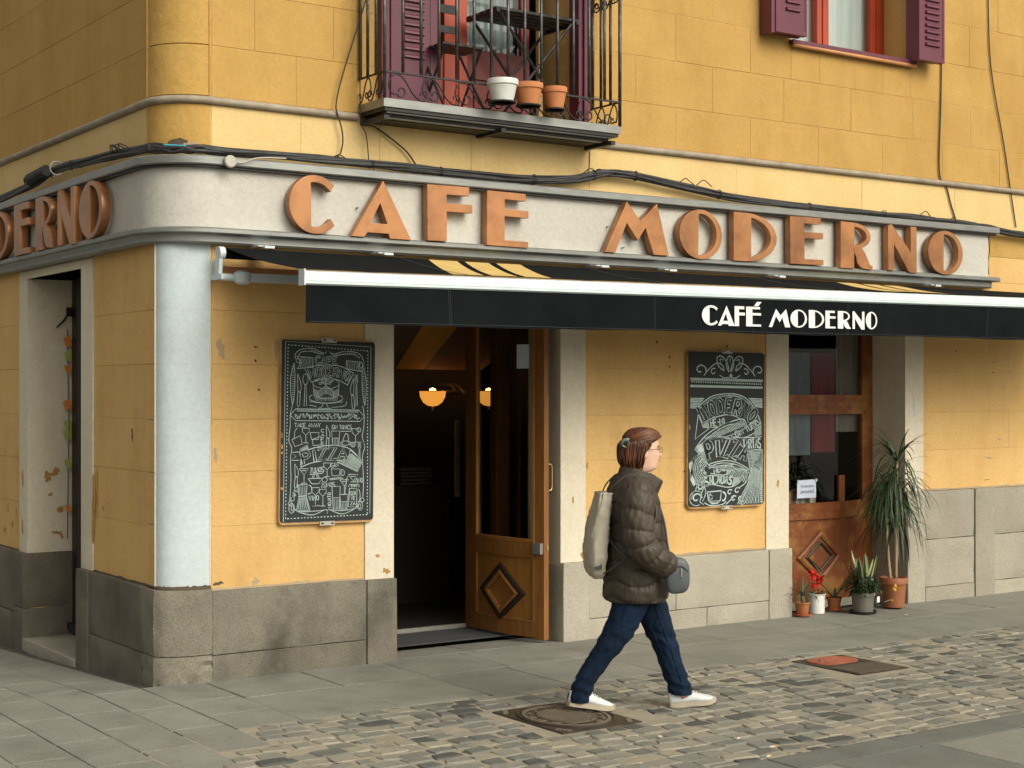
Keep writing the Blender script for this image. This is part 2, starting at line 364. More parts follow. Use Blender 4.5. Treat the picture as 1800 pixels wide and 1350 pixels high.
def slab(x0, x1, y0, y1, mat='slab', gap=.009, top=0.0, parent=None):
    if x1-x0 < .05 or y1-y0 < .05: return
    nslab[0] += 1; s = nslab[0]
    r2 = random.Random(s*13)
    g = lambda: gap*(.35+r2.random()*.9)/2
    x0 += g(); x1 -= g(); y0 += g(); y1 -= g()
    nx = max(3, min(7, int((x1-x0)/.14))); ny = max(3, min(7, int((y1-y0)/.14)))
    def ax(a, b, n): return [a, a+.008]+[a+.008+(b-a-.016)*i/(n-1) for i in range(1, n-1)]+[b-.008, b]
    X = ax(x0, x1, nx); Y = ax(y0, y1, ny); tilt = (r2.uniform(-.0025,.0025), r2.uniform(-.0025,.0025))
    cx, cy = (x0+x1)/2, (y0+y1)/2; vs = []; fs = []
    for j, y in enumerate(Y):
        for i, x in enumerate(X):
            e = (i in (0, len(X)-1)) + (j in (0, len(Y)-1))
            dz = -.0028*(e > 0) + (x-cx)*tilt[0] + (y-cy)*tilt[1] + .0022*nz(x*3, y*3, s)
            ex = .004*nz(x*9, y*9, s+3) if e else 0; ey = .004*nz(x*9, y*9, s+7) if e else 0
            if e == 2: ex *= 2.2; ey *= 2.2; dz -= .002
            vs.append((x+ex, y+ey, top+dz+ground(x, y)))
    n = len(X); k = len(Y)
    fs = [(j*n+i, j*n+i+1, (j+1)*n+i+1, (j+1)*n+i) for j in range(k-1) for i in range(n-1)]
    ring = [i for i in range(n)]+[j*n+n-1 for j in range(1,k)]+[(k-1)*n+i for i in range(n-2,-1,-1)]+[j*n for j in range(k-2,0,-1)]
    o = len(vs); vs += [(vs[i][0], vs[i][1], vs[i][2]-.05) for i in ring]
    L = len(ring); fs += [(ring[(i+1)%L], ring[i], o+i, o+(i+1)%L) for i in range(L)]
    me = bpy.data.meshes.new('slab'); me.from_pydata(vs, [], fs); me.polygons.foreach_set('use_smooth', [True]*len(me.polygons))
    try: me.set_sharp_from_angle(angle=rad(12))
    except Exception: pass
    return obj('paving_slab', me, mat, parent or pav)
# footway along the front: two courses
xs = [.255, .925, 1.545, 2.19, 2.935, 3.54, 4.13, 4.77, 5.42, 5.98, 6.62, 7.25, 7.9, 8.6, 9.3, 9.95, 10.6, 11.3, 12.0]
xs2 = [.245, .885, 1.525, 2.14, 2.905, 3.47, 4.05, 4.74, 5.36, 5.80, 6.41, 7.05, 7.75, 8.4, 9.1, 9.75, 10.4, 11.1, 11.8]
for a, b in zip(xs, xs[1:]): slab(a, b, -.655, -.0)
for i, (a, b) in enumerate(zip(xs2, xs2[1:])): slab(a, b, -1.435+.02*math.sin(i*2.3), -.655)
for (a, b) in ((1.665, 2.33), (2.33, 3.08)): slab(a, b, 0.0, .42)
# left street corner: narrow slabs
cols = [.25, -.16, -.475, -.80, -1.11, -1.425, -1.74, -2.06, -2.38, -2.7]
for (u_, t_) in ((-.57,0.0),(-1.02,-.57),(-1.44,-1.02)): slab(-.16, .25, u_, t_)
for ci, (b, a) in enumerate(zip(cols, cols[1:])):
    if ci == 0: continue
    r2 = random.Random(ci); y = 5.2 + (ci % 2)*.33
    cuts = [y]
    while y > -5.5:
        if ci == 0:   pass
        y -= .62 + r2.uniform(-.03, .03); cuts.append(y)
    base = [(-.57 if abs(c+.57) < .31 and ci % 2 == 0 else c) for c in cuts]
    for t, u in zip(base, base[1:]):
        if ci == 0 and t > 0: 
            if u < 0: t = 0.0
            else: continue
        yc = (t+u)/2
        if -3.6 < yc < -1.25 and b > cob_left(yc)+.05: continue
        if b > -.05 and u > 0: continue
        slab(a, b, u, t)
# dark edging band and slabs on the near side of the street
ex = [-3.0, -2.1, -1.2, -.4, .35, 1.05, 1.75, 2.62, 3.46, 4.2, 5.0, 6.0, 7.0, 8.0]
for i, (a, b) in enumerate(zip(ex, ex[1:])): slab(a, b, -3.845, -3.60, mat='slabd')
for row in range(2):
    xo = [1.95-.62*3, 1.95-.62*2, 1.95-.62, 1.95, 2.72, 3.42, 4.1, 4.8, 5.5, 6.2, 6.9] if row == 0 else [1.4, 2.18, 2.86, 3.55, 4.3, 5.0, 5.7]
    for a, b in zip(xo, xo[1:]): slab(a, b, -4.47-.62*row, -3.85-.62*row, mat='slabd' if (row == 0 and abs(a-1.95) < .01) else 'slab')
# setts
def sett_mesh(seed, nn=4):
    r2 = random.Random(seed); n = nn; vs = []; fs = []
    sk = [(r2.uniform(-.13,.13), r2.uniform(-.13,.13)) for _ in range(4)]
    for j in range(n+1):
        for i in range(n+1):
            cc = (0,.06,.5,.94,1); u, v = cc[i], cc[j]
            X = -.5+u; Y = -.5+v
            dx = sk[0][0]*(1-u)*(1-v)+sk[1][0]*u*(1-v)+sk[2][0]*u*v+sk[3][0]*(1-u)*v
            dy = sk[0][1]*(1-u)*(1-v)+sk[1][1]*u*(1-v)+sk[2][1]*u*v+sk[3][1]*(1-u)*v
            e = max(abs(X), abs(Y))*2; c = (abs(X*2)**4+abs(Y*2)**4)**.25
            k = c**-.45 if c > 1 else 1
            z = .0035-.0090*(e > .99) + .0025*nz(X*3+seed, Y*3, 1)
            vs.append(((X*k)+dx, (Y*k)+dy, z))
    fs = [(j*(n+1)+i, j*(n+1)+i+1, (j+1)*(n+1)+i+1, (j+1)*(n+1)+i) for j in range(n) for i in range(n)]
    ring = [i for i in range(n+1)]+[j*(n+1)+n for j in range(1,n+1)]+[n*(n+1)+i for i in range(n-1,-1,-1)]+[j*(n+1) for j in range(n-1,0,-1)]
    o = len(vs); vs += [(vs[i][0]*1.03, vs[i][1]*1.03, -.03) for i in ring]; L = len(ring)
    fs += [(ring[(i+1)%L], ring[i], o+i, o+(i+1)%L) for i in range(L)]
    return vs, fs
setts = []
covers = [(1.18, 1.84, -2.58, -1.83), (3.84, 4.40, -2.24, -1.60)]
y = -1.452; row = 0
while y > -3.59:
    h = rnd.uniform(.105, .135); h = min(h, y+3.595) if y-h < -3.57 else h
    if h < .05: break
    x = cob_left(y-h/2)+rnd.uniform(-.03,.05)
    while x < 10.6:
        wdt = rnd.choice((rnd.uniform(.11,.15), rnd.uniform(.14,.21)))
        cx, cy = x+wdt/2, y-h/2
        if not any(a < cx+wdt*.3 and cx-wdt*.3 < b and c < cy+h*.3 and cy-h*.3 < d for a,b,c,d in covers):
            if rnd.random() > .05:
                q_ = rnd.uniform(.88,1.03); setts.append((cx+rnd.uniform(-.008,.008), cy+rnd.uniform(-.010,.010), (wdt-.005)*q_, (h-.005)*rnd.uniform(.88,1.04), rnd.uniform(-.13,.13), rnd.random()))
        x += wdt
    y -= h; row += 1
tm = [sett_mesh(i) for i in range(14)]
Fv = Vector((math.cos(rad(55.594)), math.sin(rad(55.594)), 0)); Rv = Vector((Fv.y, -Fv.x, 0))
def on_screen(x, y, z=0):
    v = Vector((x,y,z))-CAMP; d = v.dot(Fv); 
    if d < .1: return False
    return abs(v.dot(Rv)/d*2745) < 930 and (690+1.85/d*2745) < 1375
order = sorted([s for s in setts if on_screen(s[0], s[1])], key=lambda s: (Vector((s[0],s[1],0))-CAMP).length)
near = order[:298]; far = [s for s in setts if s not in set(near) and s[0] < 11]
tms = []
for vs, fs in tm:
    me = bpy.data.meshes.new('sett'); me.from_pydata(vs, [], fs); me.polygons.foreach_set('use_smooth', [True]*len(me.polygons)); me.set_sharp_from_angle(angle=rad(8)); tms.append(me)
for i, (cx, cy, a, b, rz, t) in enumerate(near):
    o = obj('sett', tms[i % 14], 'cobble', street, loc=(cx, cy, rnd.uniform(-.004,.004)), rot=(rnd.uniform(-.02,.02), rnd.uniform(-.02,.02), rz)); o.scale = (a, b, 1)
vs = []; fs = []; tone = []
for i, (cx, cy, a, b, rz, t) in enumerate(far):
    tv, tf = tm[i % 14]; o = len(vs); c, s_ = math.cos(rz), math.sin(rz); dz = rnd.uniform(-.004,.004)
    vs += [(cx+(p[0]*a*c-p[1]*b*s_), cy+(p[0]*a*s_+p[1]*b*c), p[2]+dz) for p in tv]
    fs += [tuple(k+o for k in f) for f in tf]; tone += [t]*len(tv)
me = bpy.data.meshes.new('setts_far'); me.from_pydata(vs, [], fs); me.polygons.foreach_set('use_smooth', [True]*len(me.polygons))
me.set_sharp_from_angle(angle=rad(8))
at = me.attributes.new('tone', 'FLOAT', 'POINT'); at.data.foreach_set('value', tone)
obj('far_setts', me, 'cobble2', street, kind='stuff')
# dark dirt lying in some of the joints between setts
m = MB(); rj = random.Random(21)
for (cx, cy, a, b, rz, t) in setts:
    if not on_screen(cx, cy) or rj.random() > .55: continue
    c, s_ = math.cos(rz), math.sin(rz)
    if rj.random() < .62: P = [(a*.53*rj.choice((-1,1)), b*(-.5+rj.random()*.4)), None]; P[1] = (P[0][0]+rj.uniform(-.006,.006), P[0][1]+b*rj.uniform(.3,.8)); w_ = (rj.uniform(.006,.015), 0)
    else: P = [(a*(-.5+rj.random()*.4), b*.53*rj.choice((-1,1))), None]; P[1] = (P[0][0]+a*rj.uniform(.3,.7), P[0][1]+rj.uniform(-.006,.006)); w_ = (0, rj.uniform(.006,.014))
    q = [(P[0][0], P[0][1]), ((P[0][0]+P[1][0])/2+w_[0], (P[0][1]+P[1][1])/2+w_[1]), P[1], ((P[0][0]+P[1][0])/2-w_[0]*.4, (P[0][1]+P[1][1])/2-w_[1]*.4)]
    m.add([(cx+x*c-y*s_, cy+x*s_+y*c, .0015) for x, y in q], [(0,1,2,3)])
m.build('joint_dirt', 'gap', street)['kind'] = 'stuff'
# ------------------------------------------------------------------ the cafe building
B = thing('cafe_building', 'ochre plastered corner building with rounded corner, granite base and cafe at street level', 'building')
TH = .42
def rect_minus(r, holes):
    out = [r]
    for h in holes:
        nxt = []
        for (a,b,c,d) in out:
            if h[1] <= a or h[0] >= b or h[3] <= c or h[2] >= d: nxt.append((a,b,c,d)); continue
            if h[0] > a: nxt.append((a,h[0],c,d))
            if h[1] < b: nxt.append((h[1],b,c,d))
            a2, b2 = max(a,h[0]), min(b,h[1])
            if h[2] > c: nxt.append((a2,b2,c,h[2]))
            if h[3] < d: nxt.append((a2,b2,h[3],d))
        out = nxt
    return [q for q in out if q[1]-q[0] > .012 and q[3]-q[2] > .012]
FT = lambda u, v, z: (u, v, z)            # front wall: u = x, v = y
LT = lambda u, v, z: (v, u, z)            # side wall: u = y, v = x
holesF = [(1.654, 3.09, -.1, 2.62), (5.42, 6.84, -.1, 2.62), (1.78, 3.20, 3.86, 6.1), (5.46, 6.91, 4.765, 6.1)]
holesL = [(1.545, 2.79, -.25, 2.735)]
def core(name, T, u0, u1, z0, z1, holes):
    m = MB(); us = sorted({u0,u1,*[h[0] for h in holes],*[h[1] for h in holes]}); zs = sorted({z0,z1,*[max(h[2],z0) for h in holes],*[min(h[3],z1) for h in holes]})
    for a,b in zip(us,us[1:]):
        for c,d in zip(zs,zs[1:]):
            if any(h[0]<=a+1e-6 and b<=h[1]+1e-6 and h[2]<=c+1e-6 and d<=h[3]+1e-6 for h in holes): continue
            m.quad(T(a,.0030,c),T(b,.0030,c),T(b,.0030,d),T(a,.0030,d))
    for h in holes:
        a,b,c,d = h[0],h[1],max(h[2],z0),min(h[3],z1)
        for q in (((a,c),(a,d)),((b,c),(b,d)),((a,d),(b,d)),((a,c),(b,c))):
            m.quad(T(q[0][0],.0030,q[0][1]),T(q[1][0],.0030,q[1][1]),T(q[1][0],TH,q[1][1]),T(q[0][0],TH,q[0][1]))
    return m.build(name, 'core', B)
wallF = core('front_wall', FT, .3, 12.5, -.05, 6.0, holesF)
wallL = core('side_wall', LT, .3, 6.5, -.5, 6.0, holesL)
def block(T, r, mat, parent, name='plaster_block', g=.0028, y0=.008, y1=0.0, ch=.0015):
    a,b,c,d = r; y1 = y1+rnd.uniform(-.0012,.0012)
    a += g/2*(1+rnd.random()*.5); b -= g/2*(1+rnd.random()*.5); c += g/2*(1+rnd.random()*.4); d -= g/2*(1+rnd.random()*.4)
    m = MB(); e = ch
    o = [(a,c),(b,c),(b,d),(a,d)]; i = [(a+e,c+e),(b-e,c+e),(b-e,d-e),(a+e,d-e)]
    m.add([T(u,y0,z) for u,z in o]+[T(u,y1+e,z) for u,z in o]+[T(u,y1,z) for u,z in i],
          [(8,9,10,11)]+[(k,(k+1)%4,(k+1)%4+4,k+4) for k in range(4)]+[(k+4,(k+1)%4+4,(k+1)%4+8,k+8) for k in range(4)])
    return m.build(name, mat, parent)
def course(T, joints, z0, z1, holes, mat, parent, **k):
    for a, b in zip(joints, joints[1:]):
        for r in rect_minus((a,b,z0,z1), holes): block(T, r, mat, parent, **k)
R0 = .30
# upper storey courses
zc = [3.755, 4.083, 4.447, 4.812, 5.18, 5.55, 5.92]
for i, (a, b) in enumerate(zip(zc, zc[1:])):
    o = 0 if i % 2 == 0 else -.30
    js = [R0+.012]+[x for x in (.914+o-.58, .914+o, .914+o+.58) if x > .45]+[1.78+o*.3]
    x = 3.20+.25+(.36 if i % 2 else -.02)
    js += [2.5, x]
    while x < 12.2: x += .782 + rnd.uniform(-.012,.012); js.append(x)
    course(FT, js, a, b, holesF, 'upper', wallF)
    js = [R0+.012]; x = .95+(.4 if i % 2 else 0)
    while x < 6.4: js.append(x); x += .80
    course(LT, js, a, b, holesL, 'upper', wallL)
def arc_panel(r, z0, z1, mat, name, parent, depth=.02, n=10, g=.0045, a0=0, a1=90, taper=0):
    """curved corner piece; angle 0 = front tangent, 90 = side tangent"""
    m = MB(); rings = []
    e = min(.003, g*.7)
    for rr, za, zb, ins in ((r-depth, z0+g/2, z1-g/2, 0), (r-e, z0+g/2, z1-g/2, 0), (r, z0+g/2+e, z1-g/2-e, .3)):
        row = []
        for zz in (za, zb):
            for k in range(n+1):
                t = rad(a0+(a1-a0)*k/n)
                if k == 0: t += ins*rad(.5)
                if k == n: t -= ins*rad(.5)
                row.append((R0-rr*math.sin(t), R0-rr*math.cos(t), zz))
        rings.append(row)
    k = n+1
    for row in rings: m.v += row
    N = 2*k
    for L in (0, 1):
        o0, o1 = L*N, (L+1)*N
        for i in range(n):
            m.f.append((o0+i, o0+i+1, o1+i+1, o1+i)); m.f.append((o0+k+i, o1+k+i, o1+k+i+1, o0+k+i+1))
        m.f.append((o0, o1, o1+k, o0+k)); m.f.append((o0+n, o0+k+n, o1+k+n, o1+n))
    for i in range(n): m.f.append((2*N+i, 2*N+i+1, 2*N+k+i+1, 2*N+k+i))
    return m.build(name, mat, parent, smooth=35)
pier = arc_panel(R0-.012, -.3, 6.0, 'core', 'corner_pier', B)
for a, b in zip(zc, zc[1:]): arc_panel(R0, a, b, 'cornerband', 'plaster_block', pier, a0=1, a1=89)
for t in (0, 90):                           # thin beads either side of the corner
    x, y = R0-(R0+.002)*math.sin(rad(t)), R0-(R0+.002)*math.cos(rad(t))
    MB().tube([(x,y,3.76),(x,y,5.95)], .007, 6).build('corner_bead', 'cornerband', pier)
    if t: x, y = -.005, .151
    MB().tube([(x,y,.60),(x,y,2.83)], .009, 6).build('corner_bead', 'white', pier)
# lower courses
zl = [.555, .985, 1.336, 1.676, 2.033, 2.381, 2.86]
chF = [(1.43, 3.32, -.1, 2.66), (5.168, 7.075, -.1, 2.66)]
for i, (a, b) in enumerate(zip(zl, zl[1:])):
    o = .31 if i % 2 else 0
    js = [R0+.012]+[1.45, 3.3]+([4.30] if i == 3 else [])+[5.2, 7.0, 8.25+o, 9.9+o, 11.2, 12.4]
    course(FT, js, a, b, chF+[(7.0, 12.5, 0, .985)], 'lower', wallF)
    course(LT, [R0+.012, 1.32, 2.98, 3.9+o, 4.9+o, 5.6, 6.3], a, b, [(1.309, 2.993, -.3, 2.82)], 'lower', wallL)
zcol = [.60, 1.0, 1.336, 1.676, 2.033, 2.381, 2.835]
PB = (Vector((.302,-.004)), Vector((.020,-.006)), Vector((-.004,.150)))     # flat-nosed corner in plan
def plan_pt(u, out=0.0, B_=PB):
    p = B_[0]*(1-u)**2+B_[1]*2*u*(1-u)+B_[2]*u*u; d = ((B_[1]-B_[0])*(1-u)+(B_[2]-B_[1])*u).normalized(); n_ = Vector((d.y,-d.x))
    if n_.x+n_.y > 0: n_ = -n_
    return p+n_*out
for a, b in zip(zcol, zcol[1:]):
    m = MB(); m.rings([[(*plan_pt(k/14,-.03),a+.0003),(*plan_pt(k/14,.003),a+.0003),(*plan_pt(k/14,.003),b-.0003),(*plan_pt(k/14,-.03),b-.0003)] for k in range(15)]).build('column_drum', 'blue', pier, smooth=35)
    block(LT, (.152,.312,a,b), 'lower', wallL)
course(FT, [7.99, 9.4, 11.0, 12.4], 2.865, 3.10, [], 'lower', wallF); course(FT, [7.99, 9.0, 10.4, 12.4], 3.10, 3.298, [], 'upper', wallF)
# cream band between fascia and moulding
course(FT, [R0+.012, .95, 1.55, 2.30, 3.36, 4.85, 6.3, 7.5, 9.3, 11, 12.4], 3.30, 3.70, [], 'band', wallF, g=.002, name='band_panel')
course(LT, [R0+.012, 1.5, 2.9, 4.2, 5.5, 6.4], 3.30, 3.70, [], 'band', wallL, g=.002, name='band_panel')
arc_panel(R0+.004, 3.30, 3.70, 'cornerband', 'band_panel', pier, g=.002)
def sweep(name, prof, mat, parent, xe, ye, smooth=40, n=14, x_skip=None):
    """profile (out, z) swept along side wall, round the corner and along the front"""
    path = [((-1,0), (0,ye))]; pts = []
    rings = []
    def ring(px, py, nx, ny): return [(px+nx*o, py+ny*o, z) for o, z in prof]
    rings.append(ring(0, ye, -1, 0))
    for k in range(n+1):
        t = rad(90-90*k/n); nx, ny = -math.sin(t), -math.cos(t)
        rings.append(ring(R0+nx*R0, R0+ny*R0, nx, ny))
    rings.append(ring(xe, 0, 0, -1))
    return MB().rings(rings).build(name, mat, parent, smooth=smooth)
# moulding along the floor line (interrupted by the balcony, which covers it)
sweep('floor_moulding', [(-.01,3.700),(.022,3.702),(.034,3.712),(.038,3.726),(.032,3.740),(.016,3.750),(-.01,3.754)], 'mould', B, 1.37, 6.4)
MB().rings([[(x,-o,z) for o,z in [(-.01,3.700),(.022,3.702),(.034,3.712),(.038,3.726),(.032,3.740),(.016,3.750),(-.01,3.754)]] for x in (3.40, 5.0, 7.0, 12.4)]).build('floor_moulding', 'mould', B, smooth=40)
# sign fascia and its steel rails
fas = sweep('sign_fascia', [(-.01,2.84),(.05,2.84),(.05,3.33),(-.01,3.33)], 'fascia', B, 7.90, 6.4)
sweep('top_rail', [(.0,3.300),(.105,3.300),(.112,3.308),(.112,3.350),(.105,3.358),(.0,3.366)], 'rail', fas, 7.985, 6.4)
sweep('top_rail_lip', [(.052,3.286),(.090,3.286),(.090,3.299),(.052,3.299)], 'black', fas, 7.96, 6.4)
sweep('bottom_rail', [(.0,2.862),(.115,2.862),(.122,2.870),(.122,2.892),(.112,2.902),(.0,2.905)], 'rail', fas, 7.985, 6.4)
sweep('bottom_rail_lower', [(.0,2.800),(.080,2.800),(.092,2.812),(.092,2.850),(.10,2.861),(.0,2.861)], 'rail', fas, 7.90, 6.4)
# door surrounds and reveals
def surround(T, u0, u1, zb, zt, oL, oR, name, mat='white', top=True, side_rev=.40):
    m = MB(); p = -.010
    def bx(a,b,y0,y1,c,d):
        q = MB().box(a,b,y0,y1,c,d); m.add([T(*v) for v in q.v], q.f)
    bx(oL, u0+.004, p, side_rev, zb, zt+.06 if top else zt); bx(u1-.004, oR, p, side_rev, zb, zt+.06 if top else zt)
    if top: bx(u0+.004, u1-.004, p, side_rev, zt, zt+.06)
    return m.build(name, mat, B)
surround(FT, 1.654, 3.09, .565, 2.60, 1.432, 3.318, 'door_surround')
surround(FT, 5.42, 6.84, .565, 2.60, 5.17, 7.072, 'door_surround')
surround(LT, 1.545, 2.79, .60, 2.735, 1.311, 2.991, 'door_surround', side_rev=.34)
# granite base
plin = MB().box(.3, 1.5, -.03, .1, 0, .5).build('granite_base', 'gap', B)
MB().box(3.2, 5.2, -.03, .1, 0, .5).build('granite_base', 'gap', B); MB().box(7.0, 12.4, -.03, .1, 0, .9).build('granite_base', 'gap', B)
def stone(x0, x1, z0, z1, y0=-.042, y1=.10, mat='plinth', T='F', amp=.004, r=.006, name='stone_block', par=None):
    nslab[0] += 1
    d = y1-y0; g = .0022; w = x1-x0-g; h = z1-z0-g
    if T == 'F':
        me = rough_box(w, d, h, .075, r, amp, nslab[0]); loc = ((x0+x1)/2, (y0+y1)/2, (z0+z1)/2)
    else:
        me = rough_box(d, w, h, .075, r, amp, nslab[0]); loc = ((y0+y1)/2, (x0+x1)/2, (z0+z1)/2)
    return obj(name, me, mat, par or plin, loc=loc)
stone(.30, 1.428, .165, .578); stone(.30, 1.428, -.06, .165)
stone(1.428, 1.662, -.06, .572, y0=-.052, y1=.40)                       # door jambs
stone(3.084, 3.325, -.06, .585, y0=-.050, y1=.40, mat='plinthR')
stone(3.325, 4.18, .15, .575, mat='plinthR', amp=.003); stone(4.18, 5.17, .15, .568, mat='plinthR', amp=.003)
stone(3.325, 3.52, -.06, .15, mat='plinthR'); stone(3.52, 4.50, -.06, .15, mat='plinthR'); stone(4.50, 5.17, -.06, .15, mat='plinthR')
stone(5.17, 5.428, -.06, .568, y0=-.050, y1=.40, mat='plinthR')
stone(6.832, 7.060, -.06, .985, y0=-.046, y1=.40, mat='plinthR')
for i, x in enumerate((7.06, 8.0, 8.92, 9.82, 10.72, 11.62)):
    wdt = .66 if i == 0 else .62
    stone(x, x+wdt, .548, .975, mat='plinthR', amp=.005, y0=-.040); stone(x, x+wdt, .125, .548, mat='plinthR', amp=.005, y0=-.040)
    stone(x, x+wdt, -.06, .125, mat='plinthR', y0=-.046); stone(x+wdt, x+wdt+.27, -.06, .98, mat='plinthR', y0=-.056)
# corner stones: uneven curved granite
def corner_stone(z0, z1, seed, out=.042, mat='plinth'):
    n = 12; m = MB(); rows = []; nzv = 7
    PS = (Vector((.302,-.042)), Vector((.02,-.046)), Vector((-.046,.085)))
    def pt(k, off):
        if k <= n: return plan_pt(k/n, off, PS)
        q = plan_pt(1, 0, PS); f = (k-n)/4; return Vector((q.x+(-.042-q.x)*f-off, q.y+(.300-q.y)*f))
    for j in range(nzv+1):
        z = z0+.003+(z1-z0-.006)*j/nzv; e = .007*(j in (0, nzv)); row = []
        for k in range(n+5):
            o_ = .005*nz(k*.9, j*.9, seed)-e-(.035*max(0, nz(k*.6+3, j*.9, seed+2)-.1) if z0 < .1 else .014*max(0, nz(k*.5, j*.6, seed+6)-.1))
            if k == n: o_ -= .004*abs(nz(j*1.7, seed, 3))
            row.append((*pt(k, o_), z))
        rows.append(row)
    inner = [[(*pt(k, -.08), z) for k in range(n+5)] for z in (z0+.003, z1-.003)]
    m.rings([inner[0]]+rows+[inner[1]], closed=False)
    return m.build('stone_block', mat, plin, smooth=28)
corner_stone(.17, .592, 1); corner_stone(-.06, .17, 5)
# base of the side wall (street falls away)
stone(R0, .62, .17, .598, T='L', mat='plinthL'); stone(.62, 1.30, .17, .60, T='L', mat='plinthL'); stone(R0, 1.30, -.2, .17, T='L', mat='plinthL')
stone(1.30, 1.552, -.2, .60, y0=-.050, y1=.36, T='L', mat='plinthL')
stone(2.783, 2.995, .17, .60, y0=-.046, y1=.36, T='L', mat='plinthL'); stone(2.783, 2.995, -.35, .17, y0=-.050, y1=.36, T='L', mat='plinthL')
for a, b in ((2.995, 3.7), (3.7, 4.5), (4.5, 5.3), (5.3, 6.2)):
    stone(a, b, .12, .60, T='L', mat='plinthL'); stone(a, b, -.45, .12, T='L', mat='plinthL')
# dirty uneven mortar along the top of the granite
def mortar_line(T, u0, u1, z, seed, mat='chipd', out=-.006):
    n = int((u1-u0)/.018)+2; m = MB(); rows = []
    for i in range(n+1):
        u = u0+(u1-u0)*i/n; a = .007+.012*max(0,nz(u*7,seed,0)+.25); b = .006+.010*abs(nz(u*9,seed+4,1))
        rows.append([T(u,.004,z-b),T(u,out,z-b*.8),T(u,out-.002*nz(u*20,1,seed),z+a*.6),T(u,.004,z+a)])
    m.rings(rows).build('mortar_line', mat, B, smooth=40)
mortar_line(FT, .31, 1.43, .580, 1, 'chipg'); mortar_line(FT, 3.33, 5.165, .576, 2, 'chipg'); mortar_line(FT, 7.08, 12.4, .984, 3, 'chipg')
mortar_line(LT, .15, 1.31, .602, 4); mortar_line(LT, 2.995, 6.3, .602, 5)
m = MB(); rows = []
for k in range(31):
    u = k/30; zt = .612+.010*nz(k*.7,5,1); o_ = .012+.005*nz(k*.5,2,2)
    rows.append([(*plan_pt(u,-.02),.585),(*plan_pt(u,o_),.588),(*plan_pt(u,o_),zt),(*plan_pt(u,-.02),zt+.006)])
m.rings(rows).build('mortar_line', 'chipd', pier, smooth=40)
# side doorstep
o = obj('doorstep', rough_box(.50, 1.22, .10, .12, .012, .003, 77), 'plinthR', B, loc=(.19, 2.165, -.105))
# wear: chips, holes and peeled patches
def chip(T, u, z, su, sz, mat, seed, parent, v=-.0025, n=16, off=.0):
    r2 = random.Random(seed); poly = []; n = max(n, 9) if n < 12 else 26
    for k in range(n):
        a = 2*math.pi*k/n; rr = .62+.30*r2.random()+.22*math.sin(2*a+seed)+.18*math.sin(5*a+seed*2.1)
        poly.append((u+su*rr*math.cos(a)*.8, z+sz*rr*math.sin(a)*.8))
    m = MB(); c = T(u, v+off, z)
    vs = [T(a, v+off, b) for a,b in poly]+[T(u+(a-u)*1.06, .006+off, z+(b-z)*1.06) for a,b in poly]+[c]
    m.add(vs, [(k, (k+1)%n, 2*n) for k in range(n)]+[(k, (k+1)%n, (k+1)%n+n, k+n) for k in range(n)])
    return m.build('plaster_chip', mat, parent)
RT = lambda u, v, z: (u, 2.79+v-.0045, z)      # far reveal of the side door
for i, (u, z, a, b, mt) in enumerate([(.378,2.135,.04,.10,'chipg'),(.34,1.45,.022,.06,'chipg'),(.77,2.14,.03,.08,'chipg'),(.62,.606,.035,.05,'chipg'),(.36,.62,.05,.02,'chipd'),(.95,.59,.10,.012,'chipg'),(8.12,1.42,.05,.012,'chipg'),(7.98,1.25,.09,.010,'chipg'),(4.0,.60,.04,.02,'chipg'),(4.75,2.22,.012,.016,'chipd'),(7.95,1.05,.05,.008,'chipo'),(3.34,1.30,.012,.05,'chipo')]):
    chip(FT, u, z, a, b, mt, i+3, wallF)
for i, (u, z) in enumerate([(.621,2.148),(.621,2.058),(.645,1.869),(4.149,2.13),(4.149,2.05),(8.045,2.128),(8.045,2.034),(7.516,2.22),(4.02,2.24),(3.72,1.20),(4.30,1.23),(5.05,1.25)]):
    chip(FT, u, z, .013, .013, 'hole', i+40, wallF, n=9)
for i, (u, z, a, b, mt) in enumerate([(1.292,1.03,.035,.28,'chipo'),(1.235,1.16,.03,.22,'chipo'),(.57,1.57,.02,.06,'chipd'),(2.90,1.18,.025,.10,'chipo'),(2.905,.79,.02,.11,'chipo'),(3.2,.80,.03,.05,'chipo'),(3.4,.74,.05,.03,'chipo'),(3.1,.9,.015,.04,'chipo'),(1.12,1.05,.03,.02,'chipo'),(3.32,.92,.02,.05,'chipo')]):
    chip(LT, u, z, a, b, mt, i+60, wallL, off=-.011 if 1.3 > u > 1.25 or 2.8 < u < 2.99 else 0)
for i, (u, z, a, b) in enumerate([(.15,1.19,.05,.05),(.21,1.23,.05,.04),(.17,1.05,.025,.02),(.25,.93,.03,.05),(.22,.75,.05,.02),(.26,.72,.02,.03)]):
    chip(RT, u, z, a, b, 'chipo', i+80, B, off=-.003)
for i, (u, z, a, b, mt) in enumerate([(3.295,.64,.03,.05,'chipo'),(1.53,.73,.02,.02,'chipo'),(1.60,.62,.04,.03,'chipo'),(6.955,1.72,.03,.12,'blue'),(3.20,1.05,.015,.03,'chipo'),(5.30,1.1,.02,.04,'chipo')]):
    chip(FT, u, z, a, b, mt, i+95, B, off=-.0105)
